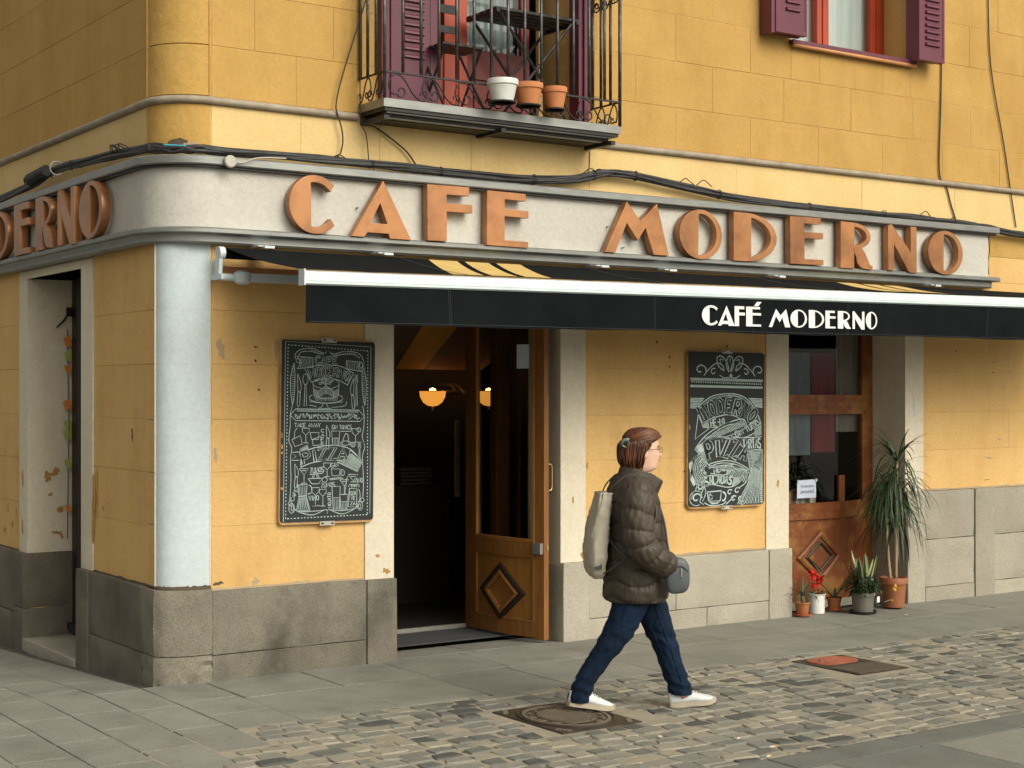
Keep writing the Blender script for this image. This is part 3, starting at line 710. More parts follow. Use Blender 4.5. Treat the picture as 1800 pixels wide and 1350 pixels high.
# patch of broken render over the corner cables
for k, (t, z, a, b) in enumerate([(38, 3.44, .07, .045), (60, 3.425, .05, .025), (22, 3.43, .05, .03)]):
    nx, ny = -math.sin(rad(t)), -math.cos(rad(t)); m = MB(); r2 = random.Random(k); n = 14
    P = []
    for q in range(n):
        an = 2*math.pi*q/n; rr = .6+.5*r2.random(); P.append((rr*a*math.cos(an), rr*b*math.sin(an)))
    V = []
    for (p, z2) in P:
        tt = rad(t)+p/.3; V.append((R0-(R0+.010)*math.sin(tt), R0-(R0+.010)*math.cos(tt), z+z2))
    m.add(V, [tuple(range(n))]); m.build('broken_render', 'chipd' if k == 0 else 'chipg', pier)
# interior shell seen through the openings
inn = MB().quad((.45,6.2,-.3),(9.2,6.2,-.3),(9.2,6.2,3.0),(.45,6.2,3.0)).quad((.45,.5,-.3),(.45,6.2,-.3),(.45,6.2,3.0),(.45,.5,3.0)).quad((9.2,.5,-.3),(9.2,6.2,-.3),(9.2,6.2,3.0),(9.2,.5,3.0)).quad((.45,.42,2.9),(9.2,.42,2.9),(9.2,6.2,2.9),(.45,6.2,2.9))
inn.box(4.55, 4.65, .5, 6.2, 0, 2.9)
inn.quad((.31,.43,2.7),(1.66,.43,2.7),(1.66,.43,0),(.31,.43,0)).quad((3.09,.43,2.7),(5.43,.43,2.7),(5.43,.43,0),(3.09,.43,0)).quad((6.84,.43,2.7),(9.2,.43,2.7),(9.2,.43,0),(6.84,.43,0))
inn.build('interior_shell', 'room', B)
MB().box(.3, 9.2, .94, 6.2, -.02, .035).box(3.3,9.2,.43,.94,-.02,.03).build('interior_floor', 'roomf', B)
MB().box(1.665, 3.08, .925, .955, .0, .042).build('threshold', 'slab', B)
MB().box(1.69, 3.06, .43, .92, .002, .012).build('entrance_mat', 'mat', B)
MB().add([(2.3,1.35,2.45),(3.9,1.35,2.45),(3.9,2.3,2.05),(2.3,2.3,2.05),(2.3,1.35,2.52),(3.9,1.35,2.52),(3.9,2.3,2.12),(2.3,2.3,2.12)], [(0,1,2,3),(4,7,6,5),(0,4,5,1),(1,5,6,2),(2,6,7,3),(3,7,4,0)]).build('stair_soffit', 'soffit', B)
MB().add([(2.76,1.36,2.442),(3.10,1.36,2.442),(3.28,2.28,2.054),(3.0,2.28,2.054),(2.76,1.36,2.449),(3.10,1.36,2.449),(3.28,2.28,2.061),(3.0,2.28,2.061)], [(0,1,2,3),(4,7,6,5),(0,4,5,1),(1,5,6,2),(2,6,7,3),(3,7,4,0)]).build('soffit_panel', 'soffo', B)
# ------------------------------------------------------------------ doors and windows
class Plan:
    """curved leaf in plan from point a to point b, bowed by k towards the normal n"""
    def __init__(s, a, b, k, n): s.a, s.b, s.k, s.n = Vector(a), Vector(b), k, Vector(n)
    def p(s, t, o, z):
        q = s.a.lerp(s.b, t) + s.n*(s.k*math.sin(math.pi*t)+o); return (q.x, q.y, z)
    def slab(s, m, t0, t1, z0, z1, o0, o1, n=8):
        m.rings([[s.p(t,o0,z0), s.p(t,o1,z0), s.p(t,o1,z1), s.p(t,o0,z1)] for t in [t0+(t1-t0)*i/n for i in range(n+1)]]); return m
def diamond(pl, tc, zc, dt, dz, w, o0, o1, name, mat, parent):
    m = MB(); P = [(tc-dt,zc),(tc,zc+dz),(tc+dt,zc),(tc,zc-dz)]; f = 1-w
    Q = [(tc+(t-tc)*f, zc+(z-zc)*f) for t,z in P]; E = [(tc+(t-tc)*(1-w/2), zc+(z-zc)*(1-w/2)) for t,z in P]
    for i in range(4):
        j = (i+1)%4; k = 5
        for u in range(k):
            a, b = u/k, (u+1)/k
            L = lambda A,B,t: (A[0]+(B[0]-A[0])*t, A[1]+(B[1]-A[1])*t)
            for (X, oX, Y, oY) in ((P,o0,P,o1*.6),(P,o1*.6,E,o1),(E,o1,Q,o1*.55),(Q,o1*.55,Q,o0)):
                q = [L(X[i],X[j],a), L(X[i],X[j],b), L(Y[i],Y[j],b), L(Y[i],Y[j],a)]; oo = [oX,oX,oY,oY]
                m.quad(*[pl.p(t,o,z) for (t,z),o in zip(q,oo)])
    return m.build(name, mat, parent)
# open entrance leaf, standing at right angles to the street
pl = Plan((2.945,.005), (2.850,.93), .055, (-1,-.06))
m = MB(); pl.slab(m,0,.095,.02,2.56,-.045,0); pl.slab(m,.83,1,.02,2.56,-.045,0); pl.slab(m,.095,.83,.03,.145,-.045,-.002); pl.slab(m,.095,.83,.635,.735,-.045,.004); pl.slab(m,.095,.83,2.45,2.56,-.045,-.002)
ed = m.build('entrance_door', 'door', B, smooth=40, label='curved wooden entrance door standing open with a diamond panel')
m = MB(); pl.slab(m,.095,.83,.145,.635,-.032,-.014); m.build('door_panel', 'doorp', ed, smooth=40)
m = MB(); pl.slab(m,.095,.83,.735,2.45,-.026,-.020); m.build('pane', 'glassd', ed, smooth=40)
m = MB()
for (a,b,c,d) in ((.095,.12,.735,2.45),(.805,.83,.735,2.45),(.12,.805,.735,.76)): pl.slab(m,a,b,c,d,-.02,.006)
m.build('glazing_bead', 'doorp', ed, smooth=40)
m = MB()
for (a,b,c,d) in ((.095,.115,.145,.635),(.81,.83,.145,.635),(.115,.81,.145,.158),(.115,.81,.622,.635)): pl.slab(m,a,b,c,d,-.014,.002)
m.build('panel_bead', 'doorp', ed, smooth=40)
diamond(pl, .47, .345, .275, .215, .20, -.014, .012, 'diamond_moulding', 'dark', ed)
diamond(pl, .47, .345, .215, .168, .28, -.014, .016, 'diamond_moulding', 'door', ed)
MB().tube(smooth_path([(2.985,.03,1.315),(3.03,.03,1.31),(3.035,.03,1.22),(3.03,.03,1.13),(2.985,.03,1.125)],5), .007, 8).build('handle', 'brass', ed, smooth=True)
m = MB(); pl.slab(m,.01,.085,.655,.735,.0,.028); m.build('lock', 'steel', ed)
MB().box(2.965,2.985,.0,.05,.68,.72).build('lock_bolt', 'brass', ed)
m = MB(); pl.slab(m,.17,.30,2.03,2.21,-.019,-.0185); m.build('door_sticker', 'paper', ed)
# inner door post and fixed side light behind the leaf
MB().box(3.15,3.28,.95,1.03,.03,2.6).box(1.67,1.76,.93,1.02,.03,2.6).box(1.67,3.07,.93,1.02,2.5,2.6).build('inner_door_frame', 'door', B)
# glazed door of the second opening with a bellied lower panel
p2 = Plan((5.43,.37), (6.845,.37), .10, (0,-1)); p2f = Plan((5.43,.37), (6.845,.37), 0, (0,-1))
m = MB(); p2f.slab(m,0,.09,.03,2.6,-.05,0,1); p2f.slab(m,.90,1,.03,2.6,-.05,0,1); p2f.slab(m,.09,.90,1.66,1.83,-.05,-.004,1); p2f.slab(m,.09,.90,2.5,2.6,-.05,-.004,1); p2f.slab(m,.09,.90,1.725,1.765,-.004,.010,1)
gd = m.build('glazed_door', 'door2', B, label='worn orange wooden glazed door with a bellied diamond panel behind the potted plants')
m = MB(); p2.slab(m,.02,.98,.04,.76,-.03,-.005,14); m.build('door_panel', 'door2', gd, smooth=40)
m = MB(); p2.slab(m,.0,1,.755,.815,-.05,.014,14); p2.slab(m,.0,1,.815,.895,-.05,.004,14); m.build('curved_rail', 'door2', gd, smooth=40)
m = MB(); p2.slab(m,.0,1,-.02,.05,-.05,.004,14); m.build('door_sill', 'plinthR', gd, smooth=40)
diamond(p2, .455, .43, .185, .225, .24, -.005, .022, 'diamond_moulding', 'door2', gd)
diamond(p2, .455, .43, .115, .138, .20, -.005, .010, 'diamond_moulding', 'dark', gd)
m = MB(); p2f.slab(m,.09,.90,.89,1.66,-.028,-.022,1); m.build('pane', 'glassd', gd)
m = MB(); p2f.slab(m,.09,.90,1.83,2.5,-.028,-.022,1); m.build('pane', 'glassd', gd)
MB().box(6.40,6.47,.36,.385,.89,1.12).build('corner_block', 'door2', gd)
# coloured sheets behind that glass, painted in place of its reflections
for nm, mt, x0, x1, z0, z1, yy, lb in (('curtain','reflb',5.60,6.175,1.30,2.20,.50,'blue grey sheet painted as a reflection in the glazed door'),('curtain','reflr',6.18,6.45,1.32,2.20,.475,'dark red sheet painted as a reflection in the glazed door'),('curtain','reflbookg',6.455,6.80,1.50,2.45,.45,'greige sheet painted as a reflection at the right end of the glazed door')):
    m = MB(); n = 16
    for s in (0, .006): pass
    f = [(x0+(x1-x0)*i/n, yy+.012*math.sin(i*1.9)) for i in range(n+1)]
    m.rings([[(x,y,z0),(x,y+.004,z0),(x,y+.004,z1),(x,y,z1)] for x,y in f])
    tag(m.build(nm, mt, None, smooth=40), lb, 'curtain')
MB().box(5.45,6.83,.44,.52,2.46,2.48).build('sheet_rail', 'dark', B)  # rail above the reflection sheets
# dark side door
m = MB().box(.345,.40,1.55,1.66,-.04,2.735).box(.345,.40,2.68,2.785,-.04,2.735).box(.35,.40,1.66,2.68,1.05,1.16).box(.35,.40,1.66,2.68,-.04,.08).box(.35,.40,1.66,2.68,2.64,2.735)
sd = m.build('side_door', 'dark', B, label='dark wooden door set deep in the side doorway')
m = MB()
for a,b in ((.10,.52),(.56,1.03),(1.18,1.9),(1.94,2.62)): m.box(.362,.39,1.68,2.66,a,b)
m.build('door_panel', 'door2', sd)
MB().tube([(.325,2.55,-.02),(.325,2.55,2.70)], .022, 8).build('door_post', 'dark', sd)
m = MB()
for k in range(7): m.box(.30,.345,2.56,2.60,.25+k*.34,.33+k*.34)
m.build('hinge', 'black', sd)
gl_ = thing('paper_garland', 'string of orange and green paper cut-outs hanging inside the side doorway', 'garland', (.29,2.74,2.30))
MB().tube([(0,0,.05),(.01,-.01,-.7),(0,0,-1.6)], .004, 5).build('string', 'cable', gl_)
for k, (dz, mt, s) in enumerate([(-.06,'orange',1.0),(-.17,'greenp',.8),(-.26,'orange',.9),(-.56,'orange',1.1),(-.72,'greenp',.9),(-.80,'greenp',1.0),(-1.02,'greenp',.7),(-1.35,'orange',.8)]):
    a = rnd.uniform(-.02,.02); w_ = .034*s+a*.3; dz += a
    MB().add([(-w_,-.01,dz+.03),(.02,-.012,dz+.045+a),(.03,-.012,dz-.03),(-w_*.2,-.01,dz-.035-a),(-w_,-.004,dz+.03),(.02,-.006,dz+.045+a),(.03,-.006,dz-.03),(-w_*.2,-.004,dz-.035-a)],[(0,1,2,3),(7,6,5,4),(0,4,5,1),(1,5,6,2),(2,6,7,3),(3,7,4,0)]).build('paper_cutout', mt, gl_)
b_ = thing('door_hook_bracket', 'small dark iron bracket at the top of the side doorway', 'bracket', (.27,2.76,2.42))
MB().tube([(-.06,0,-.06),(0,-.01,.0),(.04,0,.07)], [.006,.010,.006], 6).build('arm', 'black', b_); MB().box(.02,.07,-.012,.012,.03,.10).build('plate', 'black', b_)
# ---- upper window
wf = MB().box(5.463,5.56,.30,.36,4.77,5.95).box(6.058,6.197,.29,.36,4.77,5.95).box(6.735,6.905,.30,.36,4.77,5.95).box(5.56,6.058,.305,.36,4.77,4.80).box(6.197,6.735,.305,.36,4.77,4.80)
wf.box(6.118,6.136,.278,.29,4.77,5.95).box(6.80,6.815,.288,.30,4.77,5.95)
wn_ = wf.build('window', 'red', B, label='upper window with red frame, grey curtains and maroon shutters')
MB().box(5.56,6.058,.33,.336,4.80,5.95).build('pane', 'glass', wn_); MB().box(6.197,6.735,.33,.336,4.80,5.95).build('pane', 'glass', wn_)
m = MB(); n = 40; f = [(5.50+1.36*i/n, .385+.010*math.sin(i*.9)+.008*math.sin(i*2.3)) for i in range(n+1)]
m.rings([[(x,y,4.78),(x,y+.004,4.78),(x,y+.004,5.95),(x,y,5.95)] for x,y in f]); m.build('curtain', 'curtain', wn_, smooth=40)
MB().box(5.462,6.908,.0,.29,4.757,4.771).build('window_board', 'upper', wn_)
MB().box(5.43,6.935,-.055,.02,4.738,4.768).build('sill', 'shutter', wn_)
MB().tube([(5.44,-.045,4.722),(6.93,-.045,4.722)], .017, 8).build('sill_drip', 'sillm', wn_, smooth=True)
MB().box(5.40,7.0,.60,.62,4.6,6.1).box(5.44,5.46,.42,.62,4.6,6.1).box(6.91,6.93,.42,.62,4.6,6.1).build('room_beyond', 'room', wn_)
def shutter(x0, x1, y0, y1, z0, z1, slx0, slx1, slat_zs, name='shutter', label=None, extra=None):
    m = MB().box(x0,x1,y0+.004,y1,z0,z1)
    e = .02
    m.box(x0,x0+e,y0,y0+.004,z0,z1).box(x1-e,x1,y0,y0+.004,z0,z1).box(x0+e,x1-e,y0,y0+.004,z0,z0+.04)
    if extra: extra(m)
    s = m.build(name, 'shutter', B, label=label)
    sm = None
    for z in slat_zs:
        if sm is None:
            q = MB(); L = slx1-slx0
            q.add([(0,.003,.0),(L,.003,.0),(L,-.014,-.012),(0,-.014,-.012),(L,-.016,-.026),(0,-.016,-.026),(0,.003,-.034),(L,.003,-.034)], [(0,1,2,3),(3,2,4,5),(5,4,7,6),(0,3,5,6),(1,7,4,2)])
            sm = q.mesh('slat')
        obj('slat', sm, 'shutter', s, loc=(slx0, y0, z))
    return s
sz = [4.96+.062*k for k in range(16)]
shutter(5.135,5.485,-.16,-.11,4.775,5.95,5.25,5.40,[4.99+.062*k for k in range(15)], label='left maroon shutter of the upper window, folded', extra=lambda m: m.box(5.095,5.135,-.15,-.02,4.765,5.95).box(5.15,5.46,-.10,-.06,4.77,5.95))
shutter(6.845,7.175,-.16,-.10,4.755,5.95,6.93,7.10,[4.915+.056*k for k in range(18)], label='right maroon shutter of the upper window, folded', extra=lambda m: m.box(6.845,6.90,-.10,-.01,4.752,5.95).box(6.93,7.15,-.09,-.05,4.762,5.95))
# ---- balcony door
m = MB().box(2.195,2.29,.19,.25,3.87,5.95).box(2.297,2.39,.19,.25,3.87,5.95).box(2.028,2.085,.20,.25,3.87,5.95).box(1.785,2.028,.22,.25,3.87,5.95)
m.box(2.085,2.195,.205,.25,3.87,4.33).box(2.315,2.37,.178,.19,3.9,5.95)
bd = m.build('balcony_door', 'red', B, label='red framed balcony door with grey curtains behind its glass')
MB().box(2.39,2.95,.20,.25,3.87,4.36).build('door_panel', 'redd', bd)
MB().box(2.45,2.88,.185,.2,3.93,4.10).box(2.45,2.88,.185,.2,4.14,4.31).build('raised_panel', 'redd', bd)
MB().box(2.88,2.95,.205,.25,4.36,5.95).build('stile', 'redd', bd)
MB().box(2.085,2.195,.225,.231,4.33,5.95).build('pane', 'glass', bd); MB().box(2.39,2.88,.225,.231,4.36,5.95).build('pane', 'glass', bd)
MB().box(3.08,3.115,.26,.30,3.87,5.95).build('inner_reveal', 'band', bd)
m = MB(); n = 30; f = [(2.44+.42*i/n, .275+.012*math.sin(i*1.3)) for i in range(n+1)]
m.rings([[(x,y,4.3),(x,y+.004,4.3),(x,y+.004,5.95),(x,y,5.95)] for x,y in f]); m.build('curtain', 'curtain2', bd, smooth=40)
MB().box(1.6,3.6,.9,.92,3.7,6.1).box(1.6,1.62,.43,.9,3.7,6.1).box(3.5,3.52,.43,.9,3.7,6.1).box(1.6,3.52,.43,.9,3.84,3.86).build('room_beyond', 'room', bd)
shutter(1.60,1.935,-.075,-.03,3.84,5.95,1.70,1.86,[4.19+.0555*k for k in range(26)], label='louvred maroon shutter at the left of the balcony door', extra=lambda m: m.box(1.535,1.60,-.06,-.012,3.84,5.95).box(1.945,2.0,-.05,.0,3.84,5.95))
m = MB().box(3.165,3.20,-.13,-.012,3.83,5.95).box(3.203,3.245,-.15,-.012,3.83,5.95); m.build('shutter', 'shutter', B, label='edge-on maroon shutter at the right of the balcony door')
MB().box(3.25,3.33,-.022,-.002,3.83,5.95).build('door_band', 'band', B)
# ------------------------------------------------------------------ balcony
YB = -.35; ZS = 3.808
m = MB().box(1.385,3.385,YB,0,3.752,ZS)
bal = m.build('balcony', 'rail', B, label='iron balcony with upright bars and scrollwork')
MB().box(1.40,3.37,YB+.012,0,3.728,3.751).box(1.44,3.33,YB+.075,0,3.703,3.727).box(1.50,3.27,YB+.15,0,3.690,3.702).build('under_moulding', 'black', bal)
MB().box(1.43,3.34,YB+.035,YB+.070,3.718,3.7275).box(1.48,3.29,YB+.10,YB+.14,3.694,3.7025).build('soffit_strip', 'rail', bal)
for x in (1.42, 2.36, 3.33): MB().box(x-.02,x+.02,YB+.02,-.0,3.672,3.70).build('bracket', 'black', bal)
ZR = 3.984
m = MB().box(1.385,3.385,YB-.006,YB+.012,ZR-.006,ZR+.006); m.build('lower_rail', 'black', bal)
for x in (1.391, 3.379): MB().box(x-.006,x+.006,YB,-.0,ZR-.006,ZR+.006).build('lower_rail', 'black', bal)
MB().box(1.38,3.39,YB-.012,YB+.016,4.86,4.88).build('handrail', 'black', bal)
for x in (1.391, 3.379): MB().box(x-.012,x+.012,YB,-.0,4.86,4.88).build('handrail', 'black', bal)
bar = MB().tube([(0,0,0),(0,0,.88)], .0115, 8).mesh('railing_bar', True); post = MB().tube([(0,0,0),(0,0,1.06)], .013, 8).mesh('railing_post', True)
for k in range(15):
    x = 1.391+k*(3.379-1.391)/14
    if k in (0,14): obj('railing_bar', post, 'bar', bal, loc=(x,YB+.003,ZS))
    else: obj('railing_bar', bar, 'bar', bal, loc=(x,YB+.003,ZR))
for x in (1.391, 3.379):
    for y in (-.235, -.12, -.02): obj('railing_bar', bar, 'bar', bal, loc=(x,y,ZR))
def spiral(cx, cz, r0, r1, a0, a1, n=14):
    return [(cx+(r0+(r1-r0)*i/n)*math.cos(a0+(a1-a0)*i/n), 0, cz+(r0+(r1-r0)*i/n)*math.sin(a0+(a1-a0)*i/n)) for i in range(n+1)]
H = ZR-ZS-.012
def scroll(wd):
    p = spiral(.42*wd, .30*H, .06*wd, .17*wd, rad(200), rad(-150), 16)
    p += [(.12*wd,0,.18*H),(.03*wd,0,.55*H),(.18*wd,0,.93*H),(.42*wd,0,.93*H),(.62*wd,0,.62*H),(.80*wd,0,.24*H),(1.0*wd,0,.03*H)]
    p += spiral(1.12*wd, .26*H, .26*H*.95, .10*H, rad(-70), rad(200), 14)
    return MB().tube(smooth_path(p,2), .0055, 6).mesh('scroll', True)
scm = scroll(.245)
for k in range(7):
    obj('scroll', scm, 'black', bal, loc=(1.415+k*.262, YB+.003, ZS+.006))
sc2 = scroll(.145)
for x in (1.391, 3.379):
    for k in range(2): obj('scroll', sc2, 'black', bal, loc=(x, YB+.03+k*.15, ZS+.006), rot=(0,0,rad(90)))
# upper scroll row just below the handrail of the far end
for k in range(3): obj('scroll', sc2, 'black', bal, loc=(3.379, YB+.02+k*.10, 4.70), rot=(0,0,rad(90)))
# ------------------------------------------------------------------ pots on the balcony
def pot(name, label, loc, r_top, h, mat, rim=.28, taper=.68, holder=True, soil=True, n=28):
    t = thing(name, label, 'flower pot', loc)
    rt, rb = r_top, r_top*taper; zr = h*(1-rim)
    prof = [(rb*.9,0),(rb,.004),(rb+(rt*.9-rb)*.98,zr-.002),(rt*.90,zr),(rt*.985,zr+.004),(rt,h-.004),(rt*.985,h),(rt*.90,h),(rt*.87,h-.02),(rt*.86,h-.03)]
    MB().lathe(prof, n).build('pot_body', mat, t, smooth=40)
    if soil: MB().lathe([(rt*.87,h-.034),(rt*.4,h-.028),(.001,h-.026)], n, cap=False).build('soil', 'soil', t)
    return t
pots = [(2.253,.110,.150,'potw','white flower pot in the iron ring outside the balcony railing'),(2.475,.104,.150,'terra2','larger terracotta pot between the white pot and the small one on the balcony'),(2.712,.089,.150,'terra2','smaller terracotta pot, rightmost of three pots on the balcony')]
for x, r, h, mt, lb in pots:
    y = YB-.012-r; t = pot('flower_pot', lb, (x,y,3.852), r, h, mt); t['group'] = 'empty pots outside the balcony railing'
    if mt == 'potw': MB().lathe([(r*.86,.092),(r*.885,.094),(r*.885,.100),(r*.87,.102)], 28, cap=False).build('pot_ridge', 'potw', t, smooth=True)
    ring = [(x+r*.80*math.cos(a*math.pi/12), y+r*.80*math.sin(a*math.pi/12), 3.846) for a in range(25)]
    MB().tube(ring, .006, 6, cap=False).build('pot_ring', 'black', bal)
    MB().lathe([(r*.82,-.012),(r*.84,-.004),(.001,-.004)], 20, (x,y,3.856), cap=False).build('pot_plate', 'black', bal)
    MB().tube(smooth_path([(x,y+r*.8,3.846),(x,YB+.003,3.86),(x,YB+.003,3.98)],4), .006, 6).build('pot_hanger', 'black', bal)
# folding table and chair on the balcony
t = thing('folding_table', 'black folding bistro table with slatted top behind the balcony bars', 'table', (2.69,-.09,ZS))
sl_ = MB().box(-.36,.36,-.032,.032,0,.018).mesh('slat')
for k in range(5): obj('slat', sl_, 'black', t, loc=(0,-.16+k*.082,.735))
MB().box(-.36,-.335,-.20,.20,.715,.735).box(.335,.36,-.20,.20,.715,.735).build('top_frame', 'black', t)
for y in (-.17,.17):
    MB().tube([(-.31,y,.715),(.29,y*.9,.0)], .011, 6).build('leg', 'black', t); MB().tube([(.31,y,.715),(-.29,y*.9,.0)], .011, 6).build('leg', 'black', t)
MB().tube([(-.27,-.15,.02),(-.27,.15,.02)], .009, 6).build('stretcher', 'black', t)
t = thing('metal_dish', 'small shiny metal dish on the black balcony table', 'dish', (2.93,-.12,ZS+.753))
MB().lathe([(.05,0),(.062,.004),(.066,.028),(.06,.028),(.055,.008),(.001,.006)], 20, cap=False).build('bowl', 'steel', t, smooth=40)
t = thing('folding_chair', 'black folding chair at the left end of the balcony', 'chair', (2.06,-.14,ZS))
for k in range(4): obj('seat_slat', MB().box(-.17,.17,-.028,.028,0,.014).mesh('seat_slat'), 'black', t, loc=(0,-.11+k*.07,.435))
for x in (-.165,.165):
    MB().tube([(x,-.15,0),(x,.17,.44),(x,.20,.86)], .010, 6).build('leg', 'black', t); MB().tube([(x*.9,.17,0),(x*.9,-.13,.435)], .010, 6).build('leg', 'black', t)
MB().box(-.165,.165,.185,.20,.74,.80).build('back_slat', 'black', t); MB().box(-.165,.165,.185,.20,.60,.65).build('back_slat', 'black', t)

# ------------------------------------------------------------------ deco letters
def ell(cx, cz, rx, rz, a0, a1, n=20): return [(cx+rx*math.cos(rad(a0+(a1-a0)*i/n)), cz+rz*math.sin(rad(a0+(a1-a0)*i/n))) for i in range(n+1)]
def chord_deg(rx, xc): return math.degrees(math.acos(max(-1,min(1,xc/rx))))
def G_O(w, t=.135, ch=.44):
    rx, rz = w/2, .5; ix, iz = rx-t*w*.9, rz-t*.55; xc = ch*w-rx; a = chord_deg(ix, xc)
    return [ell(rx,.5,rx,rz,0,359,40)[:-1], ell(rx,.5,ix,iz,a,-a,20)]
def G_C(w, t=.15, ch=.46, op=38):
    rx, rz = w*.56, .5; ix, iz = rx-t*w*.95, rz-t*.75; xc = ch*w-rx; a = chord_deg(ix, xc)
    return [ell(rx,.5,rx,rz,op+6,360-op-6,40)+ell(rx,.5,ix,iz,360-op,360-a,8)+ell(rx,.5,ix,iz,a,op,8)]
def G_D(w, st=.40, t=.135):
    rx, rz = w*.72, .5; ix, iz = rx-t*w, rz-t*.55; cx = w-rx; a = chord_deg(ix, st*w-cx)
    return [[(0,0),(cx,0)]+ell(cx,.5,rx,rz,-90,90,24)+[(0,1)], ell(cx,.5,ix,iz,a,-a,18)]
def G_F(w, st=.42, a=.15): return [[(0,0),(st*w,0),(st*w,.54),(w,.54),(w,.54+a*.95),(st*w,.54+a*.95),(st*w,1-a),(w*.93,1-a),(w*.93,1),(0,1)]]
def G_E(w, st=.42, a=.125): return [[(0,0),(w,0),(w,a*.85),(st*w,a*.85),(st*w,.56),(w,.56),(w,.56+a),(st*w,.56+a),(st*w,1-a),(w*.93,1-a),(w*.93,1),(0,1)]]
def G_A(w, th=.36, tn=.20): return [[(0,0),(tn*w,0),(tn*w+.055*w,.085),(w-th*w-.02*w,.085),(w-th*w,0),(w,0),(.52*w,1)], [(.30*w,.245),(.47*w,.62),(.60*w,.245)]]
def G_M(w, th=.24, tn=.155): return [[(0,0),(tn*w,0),(.30*w,.50),(.37*w,.36),(.48*w,.30),(.68*w,.62),(.755*w,0),(w,0),(.80*w,1),(.52*w,.62),(.33*w,1)]] 
def G_M(w): return [[(0,0),(.15*w,0),(.335*w,.60),(.51*w,.27),(.63*w,.53),(.76*w,0),(1.0*w,0),(.815*w,1),(.55*w,.64),(.34*w,1)]]
def G_R(w, st=.43, t=.12):
    rx, rz = w*.58, .29; cz = 1-rz; cx = w*.96-rx; ix, iz = rx-t*w, rz-t*.62; a = chord_deg(ix, st*w-cx)
    leg = [(cx+.02*w,.42),(cx+.10*w,.28),(cx+.16*w,.13),(cx+.30*w,.02),(w*1.0,-.01),(w*1.04,.06),(w*.94,.10),(w*.87,.22),(w*.78,.36),(cx+.30*w,.45)]
    return [[(0,0),(st*w,0),(st*w,.42)]+leg+ell(cx,cz,rx,rz,-62,90,20)+[(0,1)], ell(cx,cz,ix,iz,a,-a,14)]
def G_N(w, s=.19): return [[(0,0),(s*w,0),(s*w,.60),(.74*w,-.03),(w,-.03),(w,1),(w*.80,1),(w*.80,.42),(.12*w,1.02),(0,.97)]]
def letter_mesh(loops, h, depth, bev=.0016, sx=1.0):
    cu = bpy.data.curves.new('g', 'CURVE'); cu.dimensions = '2D'; cu.fill_mode = 'BOTH'; cu.extrude = max(depth/2-bev, 0); cu.bevel_depth = bev; cu.bevel_resolution = 1
    for lp in loops:
        s = cu.splines.new('POLY'); s.points.add(len(lp)-1); s.use_cyclic_u = True
        for p, (x, z) in zip(s.points, lp): p.co = (x*h*sx, z*h, 0, 1)
    o = bpy.data.objects.new('g', cu); me = bpy.data.meshes.new_from_object(o); bpy.data.objects.remove(o); bpy.data.curves.remove(cu)
    for v in me.vertices: x, y, z = v.co; v.co = (x, -z, y)
    me.materials.clear(); me.polygons.foreach_set('use_smooth', [True]*len(me.polygons)); me.set_sharp_from_angle(angle=rad(28)); me.update(); return me
Lw = {'C':G_C,'A':G_A,'F':G_F,'E':G_E,'M':G_M,'O':G_O,'D':G_D,'R':G_R,'N':G_N}
LH = .385; LD = .062
sign = thing('sign_lettering', 'row of copper deco letters along the white front fascia above the awning', 'sign', (0,-.05,2.90))
front_letters = [('C',.800,1.140),('A',1.262,1.718),('F',1.854,2.222),('E',2.344,2.700),('M',3.405,4.022),('O',4.130,4.565),('D',4.695,5.162),('E',5.319,5.693),('R',5.898,6.270),('N',6.480,6.835),('O',6.985,7.440)]
for i, (ch, a, b) in enumerate(front_letters):
    w_ = (b-a)/LH; me = letter_mesh(Lw[ch](w_), LH, LD)
    obj('letter', me, 'copper', sign, loc=(a, -.020-LD/2-.008, .0+.002*((i*37)%5-2)), rot=(0, rad(((i*53)%7-3)*.25), 0))
    MB().tube([((a+b)/2-.08,-.03,.05),((a+b)/2-.08,.012,.05)], .006, 6).build('stud', 'rail', sign); MB().tube([(a+.08,-.03,.2),(a+.08,.012,.2)], .006, 6).build('stud', 'rail', sign)
sign2 = thing('sign_lettering', 'foreshortened copper deco letters on the fascia around the left corner', 'sign', (-.05,0,2.90))
x0 = .586
side = [('O',.455,.0),('N',.355,.10),('R',.375,.125),('E',.36,.17),('D',.46,.15),('O',.45,.13),('M',.61,.11)]
y = .76
for i, (ch, wd, gap) in enumerate(side):
    y += gap; me = letter_mesh(Lw[ch](wd/LH), LH, LD)
    obj('letter', me, 'copper', sign2, loc=(-.028-LD/2, y+wd, 0), rot=(0,0,rad(-90))); y += wd
# ------------------------------------------------------------------ awning
aw = thing('awning', 'black retractable awning with white front bar and lettered valance over the cafe front', 'awning', (0,0,0))
AX0, AX1 = .445, 8.9
def bz(x): return 2.582 + (x-.43)*.0098          # the front bar rises slightly to the right
rings = []
for x in np.linspace(AX0, AX1, 20):
    z = bz(x); rings.append([(x,-1.03+o,z+dz) for o,dz in [(.0,-.006),(-.020,-.014),(-.034,-.040),(-.034,-.085),(-.020,-.094),(.03,-.094),(.04,-.06),(.035,-.01)]])
MB().rings(rings).build('front_bar', 'whitem', aw, smooth=30)
MB().tube([(AX0+.01,-1.0635,bz(AX0)-.068),(AX1,-1.0635,bz(AX1)-.068)], .0022, 5).build('bar_groove', 'whitem', aw)
MB().box(AX0-.008,AX0,-1.066,-.99,bz(AX0)-.096,bz(AX0)+.002).build('end_cap', 'whitem', aw)
